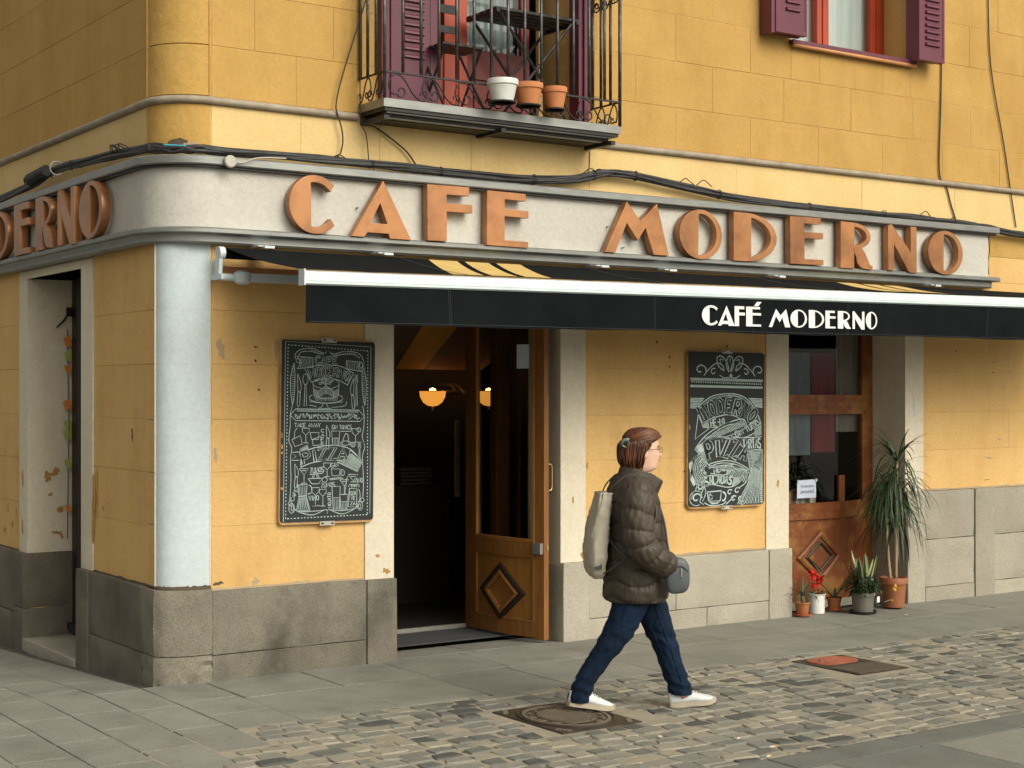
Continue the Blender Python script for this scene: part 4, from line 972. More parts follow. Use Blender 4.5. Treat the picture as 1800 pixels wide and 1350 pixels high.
# canvas
RY, RZ = -.13, 2.738
n = 40; m = MB(); rings = []
xs_ = np.linspace(.345, AX1, n+1)
def canvas_pt(x, s, up=0):
    xf = x if x > .6 else .43+(x-.345)*(.17/.255)
    xx = x+(xf-x)*s
    z0, z1 = RZ+.030, bz(xx)+.002
    sag = .012*math.sin(math.pi*s)+.004*nz(xx*1.3, s*2, 4)
    return (xx, RY-.02+(-1.01-RY+.02)*s, z0+(z1-z0)*s-sag+up)
for x in xs_: rings.append([canvas_pt(x,s) for s in np.linspace(0,1,9)])
MB().rings(rings, closed=False).build('canvas', 'canvas', aw, smooth=True)
# printed yellow stripes on the canvas
def stripe(xa, xb, sk, s0=.02, s1=.98):
    r = []
    for s in np.linspace(s0, s1, 8):
        d = sk*(s-.5); r.append([canvas_pt(xa+d+(xb-xa)*k/3, s, .003) for k in range(4)])
    MB().rings(r, closed=False).build('printed_stripe', 'canvasy', aw, smooth=True)
for xa, xb in ((1.685,1.915),(1.98,2.18),(2.245,2.455)): stripe(xa, xb, -.33)
for xa, xb in ((5.66,5.89),(5.955,6.155),(6.22,6.43)): stripe(xa, xb, -.33)
for x in (1.62,3.25,4.9,6.55):
    MB().tube([canvas_pt(x,s,.003) for s in np.linspace(0,1,6)], .0025, 4).build('seam', 'stitch', aw)
# valance
m = MB(); rings = []; VH = .228
def vb(x): return bz(x)-.092-(2.262+(x-.43)*.0043)
for i, x in enumerate(np.linspace(AX0+.012, AX1, 80)):
    col = []
    for k in range(9):
        s = k/8; f = .016*s*math.sin(x*3.1)+.009*s*math.sin(x*7.7+1)+.016*math.exp(-((x-.62-.25*s)/.09)**2)*math.sin(math.pi*s)-.012*math.exp(-((x-.80-.25*s)/.07)**2)*math.sin(math.pi*s)
        col.append((x, -1.048+f, bz(x)-.092-vb(x)*s+.004*s*math.sin(x*2.3+.5)+.002*s*math.sin(x*9)))
    rings.append(col)
MB().rings(rings, closed=False).build('valance', 'canvas', aw, smooth=True)
def vy(x, s): return -1.048+.016*s*math.sin(x*3.1)+.009*s*math.sin(x*7.7+1)
for x in (1.45,3.12,4.05,5.02,6.65):
    for d in (0,.014): MB().tube([(x+d, vy(x,s)-.0022, bz(x)-.092-vb(x)*s) for s in np.linspace(.02,1,5)], .0011, 4).build('seam', 'stitch', aw)
MB().tube([(x, vy(x,.95)-.0022, bz(x)-.092-vb(x)*.955) for x in np.linspace(AX0+.03, AX1, 60)], .0011, 4).build('seam', 'stitch', aw)
# printed name
def printed(ch, a, w, h, zb):
    me = letter_mesh(Lw[ch](w/h), h, .002, .0)
    return obj('printed_letter', me, 'whitep', aw, loc=(a, min(vy(a,.7),vy(a+w,.7),vy(a+w/2,.7))-.006, zb), rot=(0, -math.atan(.0062), 0))
TX = [('C',3.572,3.725,.150),('A',3.722,3.880,.150),('F',3.885,3.985,.150),('E',4.005,4.150,.150),('M',4.236,4.450,.140),('O',4.452,4.620,.140),('D',4.640,4.800,.140),('E',4.818,4.925,.140),('R',4.945,5.080,.140),('N',5.092,5.222,.140),('O',5.228,5.352,.140)]
for ch, a, b, h in TX: printed(ch, a-.03, b-a, h*.95, 2.324+.0062*(a-3.57))
q = MB().prism([(4.045,2.474),(4.085,2.474),(4.120,2.506),(4.075,2.506)], -1.063, -1.060); q.build('printed_accent', 'whitep', aw)
# roller, brackets and arms
MB().tube([(.33,RY,RZ),(AX1,RY,RZ)], .036, 16).build('roller', 'canvas', aw, smooth=40)
def bracket(x, s=1):
    m = MB().box(x-.012,x+.012,-.02,-.004,2.57,2.70).box(x-.012,x+.012,RY-.045,-.02,2.57,2.605)
    m.add([(x-.014,RY-.03,RZ+.03),(x-.014,RY+.03,RZ+.04),(x-.014,-.075,2.60),(x-.014,RY-.01,2.60),(x+.01,RY-.03,RZ+.03),(x+.01,RY+.03,RZ+.04),(x+.01,-.075,2.60),(x+.01,RY-.01,2.60)], [(0,1,2,3),(7,6,5,4),(0,4,5,1),(1,5,6,2),(2,6,7,3),(3,7,4,0)])
    return m.build('wall_bracket', 'whitem', aw)
bracket(.315); bracket(8.9)
MB().tube([(.30,RY,RZ),(.338,RY,RZ)], .042, 16).build('roller_cap', 'whitem', aw, smooth=40)
MB().tube([(.315,-.14,2.585),(.43,-.145,2.585)], .024, 12).build('shoulder_tube', 'whitem', aw, smooth=40)
MB().lathe([(.03,-.045),(.052,-.03),(.055,.03),(.03,.045)], 18, (.455,-.16,2.585)).build('shoulder_joint', 'whitem', aw, smooth=40)
for x0_, x1_, xe in ((.46, 1.95, .62), (8.75, 7.25, 8.55)):
    e = Vector((x1_, -.42, 2.575+(.02 if x0_ > 5 else 0))); a = Vector((x0_, -.16, 2.585)); f = Vector((xe, -1.0, bz(xe)-.055))
    for p, q, nm in ((a, e, 'upper_arm'), (e, f, 'forearm')):
        d = (q-p).normalized(); s_ = d.cross(Vector((0,0,1))).normalized()*.018; u = Vector((0,0,.028))
        MB().rings([[tuple(pt+s_+u), tuple(pt-s_+u), tuple(pt-s_-u), tuple(pt+s_-u)] for pt in (p, q)]).build(nm, 'whitem', aw)
    MB().lathe([(.02,-.034),(.034,-.026),(.034,.026),(.02,.034)], 14, tuple(e)).build('elbow', 'whitem', aw, smooth=40)
MB().box(.345,AX1,-.06,-.02,2.60,2.66).build('torsion_bar', 'sillm', aw)
for x in (.578,1.463,3.318,3.979,5.135,7.018):
    MB().box(x-.01,x+.10,-.155,-.02,2.792,2.799).box(x+.03,x+.10,-.17,-.148,2.782,2.799).build('rain_hood_clip', 'whitem', aw)
# ------------------------------------------------------------------ chalk boards
FONT = {'A':[[(0,0),(.3,1),(.6,0)],[(.12,.38),(.48,.38)]],'B':[[(0,0),(0,1),(.4,1),(.52,.85),(.5,.65),(.38,.53),(0,.53)],[(.38,.53),(.58,.4),(.58,.14),(.44,0),(0,0)]],'C':[[(.58,.84),(.44,1),(.16,1),(0,.8),(0,.2),(.16,0),(.44,0),(.58,.16)]],'D':[[(0,0),(0,1),(.34,1),(.58,.78),(.58,.22),(.34,0),(0,0)]],'E':[[(.55,0),(0,0),(0,1),(.55,1)],[(0,.52),(.42,.52)]],'F':[[(0,0),(0,1),(.55,1)],[(0,.52),(.42,.52)]],'G':[[(.58,.84),(.44,1),(.16,1),(0,.8),(0,.2),(.16,0),(.44,0),(.58,.16),(.58,.45),(.34,.45)]],'H':[[(0,0),(0,1)],[(.56,0),(.56,1)],[(0,.5),(.56,.5)]],'I':[[(.15,0),(.15,1)]],'J':[[(.5,1),(.5,.2),(.36,0),(.14,0),(.0,.18)]],'K':[[(0,0),(0,1)],[(.56,1),(0,.45),(.58,0)]],'L':[[(0,1),(0,0),(.5,0)]],'M':[[(0,0),(.04,1),(.34,.35),(.64,1),(.68,0)]],'N':[[(0,0),(0,1),(.56,0),(.56,1)]],'O':[[(.3,1),(.08,.85),(0,.5),(.08,.15),(.3,0),(.52,.15),(.6,.5),(.52,.85),(.3,1)]],'P':[[(0,0),(0,1),(.4,1),(.56,.84),(.56,.62),(.4,.46),(0,.46)]],'R':[[(0,0),(0,1),(.4,1),(.56,.84),(.56,.64),(.4,.5),(0,.5)],[(.28,.5),(.6,0)]],'S':[[(.54,.86),(.4,1),(.14,1),(0,.84),(.04,.62),(.5,.4),(.56,.18),(.42,0),(.14,0),(0,.14)]],'T':[[(0,1),(.6,1)],[(.3,1),(.3,0)]],'U':[[(0,1),(0,.2),(.16,0),(.42,0),(.56,.2),(.56,1)]],'V':[[(0,1),(.3,0),(.6,1)]],'W':[[(0,1),(.18,0),(.36,.7),(.54,0),(.72,1)]],'Y':[[(0,1),(.3,.5),(.6,1)],[(.3,.5),(.3,0)]],'Z':[[(0,1),(.56,1),(0,0),(.58,0)]],'-':[[(.1,.5),(.4,.5)]],' ':[]}
ADV = {'I':.42,'M':.86,'W':.9,'-':.6,' ':.45}
class Chalk:
    def __init__(s, w, h, tl, tr, bl, br): s.w, s.h = w, h; s.c = (tl,tr,bl,br); s.m = MB(); s.m2 = MB(); s.boost = 1.3; s.r = random.Random(5)
    def uv(s, x, y):
        tl, tr, bl, br = s.c; v = (y-tl[1])/(bl[1]-tl[1]); xl = tl[0]+(bl[0]-tl[0])*v; xr = tr[0]+(br[0]-tr[0])*v
        return ((x-xl)/(xr-xl)*s.w, (1-v)*s.h)
    def poly(s, pts, wd=2.6, closed=False, sm=0, black=False, lift=0):
        P = [Vector((*s.uv(x,y),0)) for x,y in pts]
        if closed: P.append(P[0])
        if sm: P = smooth_path(P, sm)
        k = s.w/(s.c[1][0]-s.c[0][0]); wd = wd*k*(1 if black else s.boost)
        vs = []; n = len(P)
        for i,p in enumerate(P):
            d = (P[min(i+1,n-1)]-P[max(i-1,0)])
            if d.length < 1e-7: d = Vector((1,0,0))
            d.normalize(); q = Vector((-d.y,d.x,0))*wd/2*(1 if black else s.r.uniform(.75,1.15))
            vs += [(p.x+q.x, lift, p.y+q.y), (p.x-q.x, lift, p.y-q.y)]
        (s.m2 if black else s.m).add(vs, [(2*i,2*i+1,2*i+3,2*i+2) for i in range(n-1)])
    def line(s, x0,y0,x1,y1, wd=2.6): s.poly([(x0,y0),(x1,y1)], wd)
    def ell(s, cx, cy, rx, ry, a0=0, a1=360, wd=2.6, n=20): s.poly([(cx+rx*math.cos(rad(a0+(a1-a0)*i/n)), cy+ry*math.sin(rad(a0+(a1-a0)*i/n))) for i in range(n+1)], wd)
    def text(s, txt, x0, y0, x1, y1, h, wd=3, bow=0, outline=0):
        adv = [ADV.get(c,.74) for c in txt]; tot = sum(adv)-.14; L = math.hypot(x1-x0,y1-y0); sc = L/tot; u = 0
        ang = math.atan2(y1-y0, x1-x0)
        strokes = []
        for c, a in zip(txt, adv):
            for st in FONT.get(c, []):
                pts = []
                for (gx, gy) in st:
                    t = (u+gx)*sc/L; b = -bow*4*t*(1-t); tang = ang+math.atan(-bow*4*(1-2*t)/L)
                    bx = x0+(x1-x0)*min(max((u+.3)*sc/L,0),1); 
                    px = (u+.3)*sc; tc = px/L; bb = -bow*4*tc*(1-tc); ta = math.atan(-bow*4*(1-2*tc)/L)
                    ox = (gx-.3)*sc; oy = gy*h
                    lx = px+ox*math.cos(ta)+oy*math.sin(ta); ly = bb+ox*math.sin(ta)-oy*math.cos(ta)
                    pts.append((x0+lx*math.cos(ang)-ly*math.sin(ang), y0+lx*math.sin(ang)+ly*math.cos(ang)))
                strokes.append(pts)
            u += a
        s.boost = 1.0 if outline else 1.3
        for p in strokes: s.poly(p, wd)
        s.boost = 1.3
        if outline:
            for p in strokes:
                q = [Vector(v) for v in p]
                a = q[0]+(q[0]-q[1]).normalized()*-outline*.4; b = q[-1]+(q[-1]-q[-2]).normalized()*-outline*.4
                s.poly([tuple(a)]+p[1:-1]+[tuple(b)], wd-2*outline, black=True, lift=-.0006)
            pass
    def hatch(s, p0, p1, q0, q1, n, wd=2):
        for i in range(n):
            t = i/(n-1); s.line(p0[0]+(p1[0]-p0[0])*t, p0[1]+(p1[1]-p0[1])*t, q0[0]+(q1[0]-q0[0])*t, q0[1]+(q1[1]-q0[1])*t, wd)
    def dots(s, pts, step, ln, wd):
        P = [Vector(p) for p in pts]
        for a, b in zip(P, P[1:]):
            d = b-a; L = d.length; d.normalize(); t = 0
            while t < L: q = a+d*t; r = a+d*min(t+ln, L); s.poly([tuple(q), tuple(r)], wd); t += step
    def wine(s, x, y, r, h): s.poly([(x-r,y),(x-r*.9,y+r),(x,y+r*1.9),(x+r*.9,y+r),(x+r,y),(x-r,y)]); s.line(x,y+r*1.9,x,y+h); s.line(x-r*.7,y+h,x+r*.7,y+h)
    def martini(s, x, y, r, h): s.poly([(x-r,y),(x+r,y),(x,y+r*1.3)], closed=True); s.line(x,y+r*1.3,x,y+h); s.line(x-r*.6,y+h,x+r*.6,y+h); s.line(x-r*.5,y+r*.4,x+r*.5,y+r*.4)
    def tumbler(s, x, y, w, h): s.poly([(x-w/2,y),(x-w*.38,y+h),(x+w*.38,y+h),(x+w/2,y)], closed=True); s.hatch((x-w*.4,y+h*.55),(x+w*.4,y+h*.55),(x-w*.34,y+h),(x+w*.34,y+h),5); s.line(x-w*.43,y+h*.5,x+w*.43,y+h*.5)
    def knife(s, x, y, h, d=1): s.poly([(x,y),(x+22*d,y+h*.3),(x+20*d,y+h*.55),(x+2*d,y+h*.55)], closed=True, sm=2); s.poly([(x+2*d,y+h*.58),(x+16*d,y+h*.58),(x+12*d,y+h),(x-4*d,y+h)], closed=True, sm=2)
    def fork(s, x, y, h):
        for d in (-9,0,9): s.line(x+d,y,x+d*.9,y+h*.22)
        s.poly([(x-9,y+h*.22),(x,y+h*.34),(x+9,y+h*.22)]); s.poly([(x-3,y+h*.33),(x-5,y+h),(x+5,y+h),(x+3,y+h*.33)])
    def spoon(s, x, y, h): s.ell(x,y+h*.15,17,h*.17); s.poly([(x-3,y+h*.32),(x-10,y+h),(x+6,y+h),(x+4,y+h*.32)])
    def cup(s, x, y, w, h): s.poly([(x-w/2,y),(x-w*.4,y+h),(x+w*.4,y+h),(x+w/2,y)], closed=True); s.ell(x+w*.55,y+h*.45,w*.17,h*.32,-90,90)
    def spiral(s, cx, cy, r0, r1, a0, a1, wd=3, n=22): s.poly([(cx+(r0+(r1-r0)*i/n)*math.cos(rad(a0+(a1-a0)*i/n)), cy+(r0+(r1-r0)*i/n)*math.sin(rad(a0+(a1-a0)*i/n))) for i in range(n+1)], wd)
def make_board(label, x0, x1, z0, z1, roll, draw, corners, rc=.03):
    w_, h_ = x1-x0, z1-z0
    t = thing('chalkboard', label, 'chalkboard', ((x0+x1)/2, -.004, z0)); t.rotation_euler = (0, rad(roll), 0)
    def rr(a,b,c,d,r,n=5): 
        P = []
        for cx,cz,s in ((b-r,c+r,-90),(b-r,d-r,0),(a+r,d-r,90),(a+r,c+r,180)):
            P += [(cx+r*math.cos(rad(s+90*i/n)), cz+r*math.sin(rad(s+90*i/n))) for i in range(n+1)]
        return P
    MB().prism(rr(-w_/2,w_/2,0,h_,rc), -.030, .0).build('wooden_back', 'boardw', t)
    e = .018
    MB().prism(rr(-w_/2+e*.35,w_/2-e*.1,e*.9,h_-e*.5,rc*.6), -.036, -.0301).build('black_panel', 'board', t)
    for zz, d in ((h_-.004,1),(0.004,-1)):
        MB().box(-.055,.055,-.040,-.018,zz-.016,zz+.012).build('clip', 'cablew', t); MB().box(-.045,-.03,-.044,-.040,zz-.006,zz+.004).box(.03,.045,-.044,-.040,zz-.006,zz+.004).build('screw', 'hole', t)
    r2 = random.Random(int(x0*100))
    for k in range(5):
        z = h_*(.18+.36*r2.random()); MB().box(-w_/2+.008,-w_/2+.014+.010*r2.random(),-.0366,-.0362,z,z+.012+.02*r2.random()).build('worn_edge', 'boardw', t)
    c = Chalk(w_-.036, h_-.036, *corners); draw(c)
    for mb, mt, nm, dy in ((c.m2,'board','chalk_counter',-.0374),(c.m,'chalk','chalk_drawing',-.0368)):
        if not mb.v: continue
        o = mb.build(nm, mt, t); o['kind'] = 'stuff'; o.location = (-w_/2+.018, dy, .018)
    return t
def draw1(c):
    rd = c.r
    c.dots([(150,122),(690,145),(674,1238),(125,1247),(150,122)], 22, 10, 4.5)
    c.poly([(133,100),(110,1268)], 2.2); c.poly([(712,118),(692,1230)], 2.2); c.poly([(133,100),(705,118)], 1.6)
    for pts in ([(195,215),(200,175),(240,148),(310,140),(360,160),(390,170),(410,152)],[(215,190),(240,165),(300,160),(350,172),(380,175),(410,152)],[(420,152),(450,172),(520,155),(590,155),(640,175),(665,230)],[(420,152),(455,182),(530,172),(590,172),(635,195)]): c.poly(pts, 3, sm=4)
    c.hatch((300,142),(385,170),(300,160),(385,175),9); c.hatch((460,170),(600,156),(460,182),(600,173),12)
    c.poly([(205,195),(315,200),(315,265),(205,275),(235,236)], 3, True); c.hatch((240,200),(310,202),(215,272),(310,264),9)
    c.poly([(540,215),(645,222),(615,255),(645,285),(540,268)], 3, True); c.hatch((548,218),(630,222),(548,268),(635,282),8)
    c.ell(216,222,14,14); c.ell(642,243,18,16)
    for xa, s in ((183,1),(657,-1)):
        c.poly([(xa+6*s,238),(xa-18*s,330),(xa-18*s,430),(xa-8*s,512)], 3, sm=4); c.poly([(xa+6*s,238),(xa+10*s,330),(xa+6*s,430),(xa-8*s,512)], 3, sm=4)
        for k in range(17): y = 262+k*14; c.line(xa-13*s, y, xa+7*s, y, 2)
    c.poly([(175,512),(160,575),(160,640),(150,740),(168,790),(160,860),(162,1000),(152,1140)], 3, sm=4); c.poly([(650,512),(660,580),(655,660),(645,720),(662,785),(645,850),(650,1000),(645,1120)], 3, sm=4)
    c.text('CAFE', 333,240, 480,240, 46, 14, outline=3.4)
    c.poly([(258,270),(340,252),(430,246),(510,256),(590,296)], 3.2, sm=4); c.poly([(300,362),(370,342),(430,334),(490,346),(546,376)], 3.2, sm=4); c.line(258,270,300,362,3.2); c.line(590,296,546,376,3.2)
    c.text('MODERNO', 296,336, 552,350, 58, 15, bow=24, outline=3.6)
    c.knife(210,308,205); c.spoon(262,312,205); c.knife(590,328,198,-1); c.fork(608,305,208)
    c.ell(400,365,88,34,180,360); c.ell(400,368,88,34,0,180,2.4); c.line(312,365,318,445); c.line(488,365,484,445); c.poly([(318,445),(360,465),(440,465),(484,445)], 2.6, sm=4)
    for k in range(20): a = rd.uniform(0,360); q = rd.uniform(.2,.9); c.ell(400+80*q*math.cos(rad(a)), 358+26*q*math.sin(rad(a)), 9, 6, 0, 300, 3, 7)
    c.poly([(400,382),(348,420),(350,462)], 2.4); c.poly([(400,382),(448,415),(450,458)], 2.4); c.line(400,382,400,440)
    for k in range(5): c.poly([(352,420+9*k),(400,388+10*k),(446,418+9*k)], 2)
    c.hatch((320,400),(346,418),(324,445),(350,462),6,1.8); c.hatch((452,416),(482,400),(452,460),(482,444),6,1.8)
    c.ell(400,466,112,30,0,180,3); c.ell(400,462,112,30,180,215,3); c.ell(400,462,112,30,325,360,3)
    for k in range(11): c.ell(300+k*20, 482+10*math.sin(math.pi*k/10), 10, 8, 0, 180, 2.4, 6)
    c.hatch((320,455),(480,455),(335,482),(465,482),16,1.8); c.poly([(380,500),(370,522),(345,532),(435,532),(410,522),(402,500)], 2.8); c.poly([(285,510),(310,515),(335,522)], 2.6, sm=3); c.poly([(440,525),(490,520),(530,510),(540,485)], 2.6, sm=3)
    c.poly([(160,577),(196,536),(624,542),(660,582),(630,616),(196,612)], 3.4, True); c.poly([(205,550),(620,555)], 2.4); c.hatch((205,541),(618,546),(208,550),(616,555),60,1.6)
    for k in range(46): x = 190+k*9.4; c.poly([(x,rd.uniform(562,600)),(x+rd.uniform(-10,14),rd.uniform(562,605)),(x+rd.uniform(0,18),rd.uniform(565,605))], 3.4, sm=3)
    c.text('TAKE AWAY', 188,655, 360,655, 26, 3.2); c.text('GIN TONICS', 438,668, 572,668, 27, 3.2); c.line(495,682,568,682,3)
    for i, ch in enumerate('CAFE'): c.text(ch, 366,688+i*28, 384,688+i*28, 20, 3)
    c.wine(262,662,24,95); c.poly([(170,735),(225,710),(238,765),(190,780)],3,True); c.line(185,732,190,680); c.line(190,680,205,660); c.poly([(290,690),(350,690),(345,735),(300,735)],3,True); c.poly([(305,735),(360,715),(365,770),(310,775)],3,True)
    c.knife(400,642,150); c.tumbler(462,680,55,95); c.poly([(505,765),(525,705),(545,705),(552,765)],3,sm=3); c.ell(530,760,35,14); c.wine(598,665,25,90); c.ell(622,672,14,14); c.ell(580,770,16,16); c.ell(580,770,8,8); c.fork(625,750,170)
    c.poly([(228,830),(300,795),(400,775),(490,778),(560,800),(610,845)], 4, sm=4); c.poly([(228,915),(300,888),(400,872),(480,875),(545,880)], 4, sm=4); c.line(228,830,228,915,4)
    c.text('PIZZA', 245,895, 535,870, 76, 21, bow=12, outline=4.2)
    c.poly([(228,815),(170,818),(195,845),(165,870),(215,870)], 3.4); c.poly([(222,800),(275,770),(278,805),(235,822)],3,True); c.hatch((225,805),(272,775),(236,820),(276,803),12,2)
    c.poly([(560,805),(645,880),(610,950),(470,885),(545,880)], 3.2, True); c.hatch((570,830),(640,885),(478,888),(605,945),20,2.4)
    c.knife(188,892,150); c.martini(248,925,32,95); c.text('ZUMOS', 290,955, 382,948, 34, 3.4); c.line(285,965,375,957); c.wine(402,890,24,90); c.text('GIN', 430,920, 480,915, 28, 3.2)
    c.cup(460,930,60,45); c.ell(505,955,15,20); c.line(415,995,500,985); c.line(420,1002,510,992)
    c.poly([(275,990),(370,990),(345,1025),(300,1025)],3,True); c.poly([(300,990),(325,940),(350,990)],3,sm=3); c.line(312,990,322,950); c.line(338,990,327,950); c.ell(385,1000,18,16); c.text('ZUMOS', 362,1050, 455,1045, 28, 3)
    c.martini(518,1003,30,95); c.line(530,1000,545,980); c.martini(580,968,34,50); c.text('VINO', 588,1025, 645,1022, 30, 3)
    c.poly([(205,1032),(268,1028),(262,1100),(285,1195),(195,1198),(215,1105)],3.4,True); c.line(210,1105,265,1102,4); c.hatch((215,1040),(260,1037),(222,1100),(258,1100),5); c.hatch((222,1112),(258,1110),(205,1192),(276,1190),6,3); c.ell(278,1062,22,28,-90,110,3.4); c.line(235,1030,236,1015)
    c.text('CAFE', 178,1135, 210,1060, 24, 3); c.text('VINO', 280,1135, 345,1132, 32, 3.4); c.wine(322,1050,26,120); c.wine(372,1062,24,110); c.line(300,1170,350,1168); 
    c.text('MOJITO', 428,1185, 426,1085, 22, 3); c.tumbler(462,1045,56,150); c.tumbler(514,1100,54,95); c.line(520,1100,535,1000)
    c.poly([(552,1060),(605,1065),(600,1185),(545,1182)],3.4,True); c.ell(612,1110,14,42,-90,90,3.4)
    for k in range(4): c.ell(560+k*16,1046,12,12,150,400)
    c.text('CER', 556,1105, 595,1105, 24, 3); c.text('VE', 562,1138, 592,1138, 24, 3); c.text('ZA', 560,1172, 592,1172, 24, 3)
    c.ell(165,1180,18,32); c.ell(170,1180,8,18); c.ell(625,1178,18,28); c.ell(622,1180,8,16); c.ell(155,1150,12,14); c.ell(640,1140,12,14)
    c.poly([(175,1165),(200,1200),(300,1228),(390,1196),(400,1222),(410,1196),(500,1228),(590,1195),(620,1165)], 3.4, sm=4); c.poly([(200,1200),(300,1205),(390,1196)], 3, sm=4); c.poly([(410,1196),(500,1206),(590,1195)], 3, sm=4); c.hatch((215,1200),(375,1199),(225,1212),(375,1203),18,2); c.hatch((425,1199),(580,1197),(430,1205),(570,1203),18,2)
def draw2(c):
    for s in (1,-1):
        X = lambda x: 437+s*(x-437)
        c.spiral(X(205) if s == 1 else X(205), 225, 12, 48, 60 if s == 1 else 120, (60+330) if s == 1 else (120-330), 6)
        c.poly([(X(232),268),(X(275),215),(X(330),172),(X(375),185),(X(392),225)], 5, sm=5); c.spiral(X(310),238,8,28,0 if s==1 else 180,300 if s==1 else -120,5)
        c.poly([(X(390),230),(X(345),190),(X(335),130),(X(375),120),(X(415),170),(X(430),230)], 5.5, sm=5); c.poly([(X(365),185),(X(360),140),(X(385),150)], 4, sm=4); c.poly([(X(430),240),(X(408),190),(X(418),130),(X(437),112)], 5, sm=4); c.poly([(X(355),262),(X(390),282),(X(437),280)], 4, sm=4)
    c.ell(446,265,6,6,wd=8); c.line(437,120,437,165,4)
    for y, w in ((288,3),(296,4.5),(304,2),(340,2),(347,4.5),(354,3)): c.poly([(128,y),(704,y+8)], w)
    for k in range(32): c.line(136+k*17.6,314+k*.45,145+k*17.6,316+k*.45,6.5)
    for k in range(7): c.poly([(128,440+k*12),(235-k*8,442+k*12)], 4.5); c.poly([(590+k*8,440+k*10),(702,444+k*11)], 4.5)
    c.poly([(183,518),(235,465),(310,420),(430,404),(530,420),(600,470),(660,560),(692,640)], 5, sm=5); c.poly([(192,530),(240,482),(310,437),(430,421),(525,436),(590,485),(648,575)], 3.4, sm=5)
    c.dots([(200,512),(270,455),(350,426),(430,414),(520,428),(590,475),(650,560)], 15, 6, 5)
    c.poly([(183,518),(215,625),(272,600),(340,580),(430,566),(510,590),(580,655),(655,555)], 4, sm=3)
    c.text('MODERNO', 225,612, 612,632, 112, 26, bow=66, outline=5)
    c.poly([(215,625),(225,660),(275,665),(262,605)], 4); c.poly([(190,560),(165,750),(275,668)], 4); c.hatch((225,640),(262,612),(232,660),(272,662),9,2.4)
    c.text('HE-MI', 290,655, 400,640, 52, 6); c.poly([(285,660),(350,655),(450,615)], 3, sm=3)
    c.poly([(165,822),(240,730),(350,655),(470,612),(545,600),(578,655)], 5, sm=5); c.poly([(230,770),(330,690),(440,640),(560,640)], 3.4, sm=4); c.hatch((240,740),(540,602),(265,765),(565,650),30,3.6)
    c.poly([(230,770),(330,735),(430,728),(580,660),(640,615),(692,640)], 4, sm=4); c.poly([(450,735),(560,740),(660,690),(692,640)], 4, sm=4); c.text('GIN TONIC', 490,738, 682,640, 44, 5, bow=-8)
    c.poly([(525,745),(695,738)], 3.4); c.text('TARTAS', 545,832, 690,822, 72, 7.5); c.poly([(545,842),(700,835)], 3.4); c.hatch((640,665),(690,650),(640,730),(690,725),8,3)
    c.poly([(165,822),(270,945),(285,935),(400,915),(500,935),(590,985)], 4.4, sm=3); c.poly([(165,822),(250,760),(330,740),(430,745),(520,790),(580,880),(600,985)], 4.4, sm=4); c.dots([(250,760),(330,738),(430,740),(515,775),(575,860)], 15, 7, 5.5)
    c.text('PIZZA', 265,905, 560,925, 128, 34, bow=30, outline=6.5); c.hatch((175,815),(245,770),(265,930),(290,915),15,3.4)
    c.poly([(270,965),(350,935),(440,938),(530,965),(595,1015)], 4, sm=4); c.hatch((285,945),(585,985),(278,968),(592,1012),32,4.4)
    for k in range(9): c.poly([(268-6*k*.2,950+k*3),(215-k*5,870+k*1),(175-k*6,880+k*6),(150-k*2.4,940+k*8),(150-k*2,1010+k*6),(190-k*4,1070+k*4)][1:] if k else [(260,960),(225,905),(205,930),(215,985),(250,1010)], 3.6, sm=4)
    for k in range(8): c.ell(262,975,28+13*k,30+15*k,100,255,3.6)
    c.poly([(275,975),(310,960),(460,950),(440,1000),(400,1025),(285,1010)], 4, sm=2); c.text('MENUS', 318,1010, 425,985, 32, 6); c.hatch((425,960),(458,955),(410,1020),(445,990),6,3)
    c.hatch((470,960),(590,1000),(430,1030),(560,1090),12,3.4); c.poly([(600,990),(590,1050),(555,1100),(500,1130)], 4, sm=4)
    c.poly([(172,1130),(200,1060),(260,1030),(330,1030),(420,1045),(500,1045),(558,1022)], 4.4, sm=4); c.poly([(215,1165),(240,1110),(300,1095),(370,1110),(440,1120),(510,1090),(558,1022)], 4.4, sm=4); c.text('ENSALADAS', 200,1130, 450,1100, 62, 9, bow=26); c.hatch((470,1052),(545,1030),(460,1112),(535,1065),10,3.6)
    c.spiral(178,1195,10,42,40,360,7); c.dots([(140,1200),(150,1150),(175,1130)], 12, 8, 4); c.ell(178,1195,52,56,60,330,3)
    c.poly([(215,1165),(205,1225),(235,1245)], 4); c.poly([(240,1110),(250,1160),(225,1220)], 4, sm=3)
    c.poly([(262,1150),(272,1215),(300,1240),(340,1240),(365,1215),(372,1145),(262,1150)], 6, sm=1); c.ell(385,1188,22,32,-100,110,8); c.poly([(278,1170),(278,1205),(300,1205),(300,1178)], 4, True); c.line(285,1170,290,1145); c.poly([(240,1230),(290,1256),(380,1250),(410,1225)], 5, sm=3); c.hatch((275,1215),(365,1215),(285,1236),(350,1236),10,2.5)
    for (x,y,r) in ((440,1160,24),(500,1150,28),(470,1210,26),(525,1215,24),(540,1248,18)): c.spiral(x,y,5,r,0,320,6)
    c.line(410,1250,470,1195,5)
    for k in range(15): c.poly([(600+k*6.6,985-k*9),(590+k*7.5,1080),(540+k*11,1175+k*2),(500+k*14,1254)], 2.6 if k % 2 else 4, sm=4)
    for k in range(14): c.dots([(606+k*7,1000),(596+k*8,1090),(556+k*11,1175),(520+k*14,1250)], 16, 6, 5) if k % 3 == 0 else None
    c.hatch((600,845),(702,840),(640,985),(702,1000),12,3); c.dots([(704,860),(704,1250)], 15, 8, 5); c.hatch((570,850),(700,845),(575,860),(700,858),3,3)
    for k in range(12): c.poly([(575+k*1.5,852+k*11),(702,848+k*10)], 2.6)
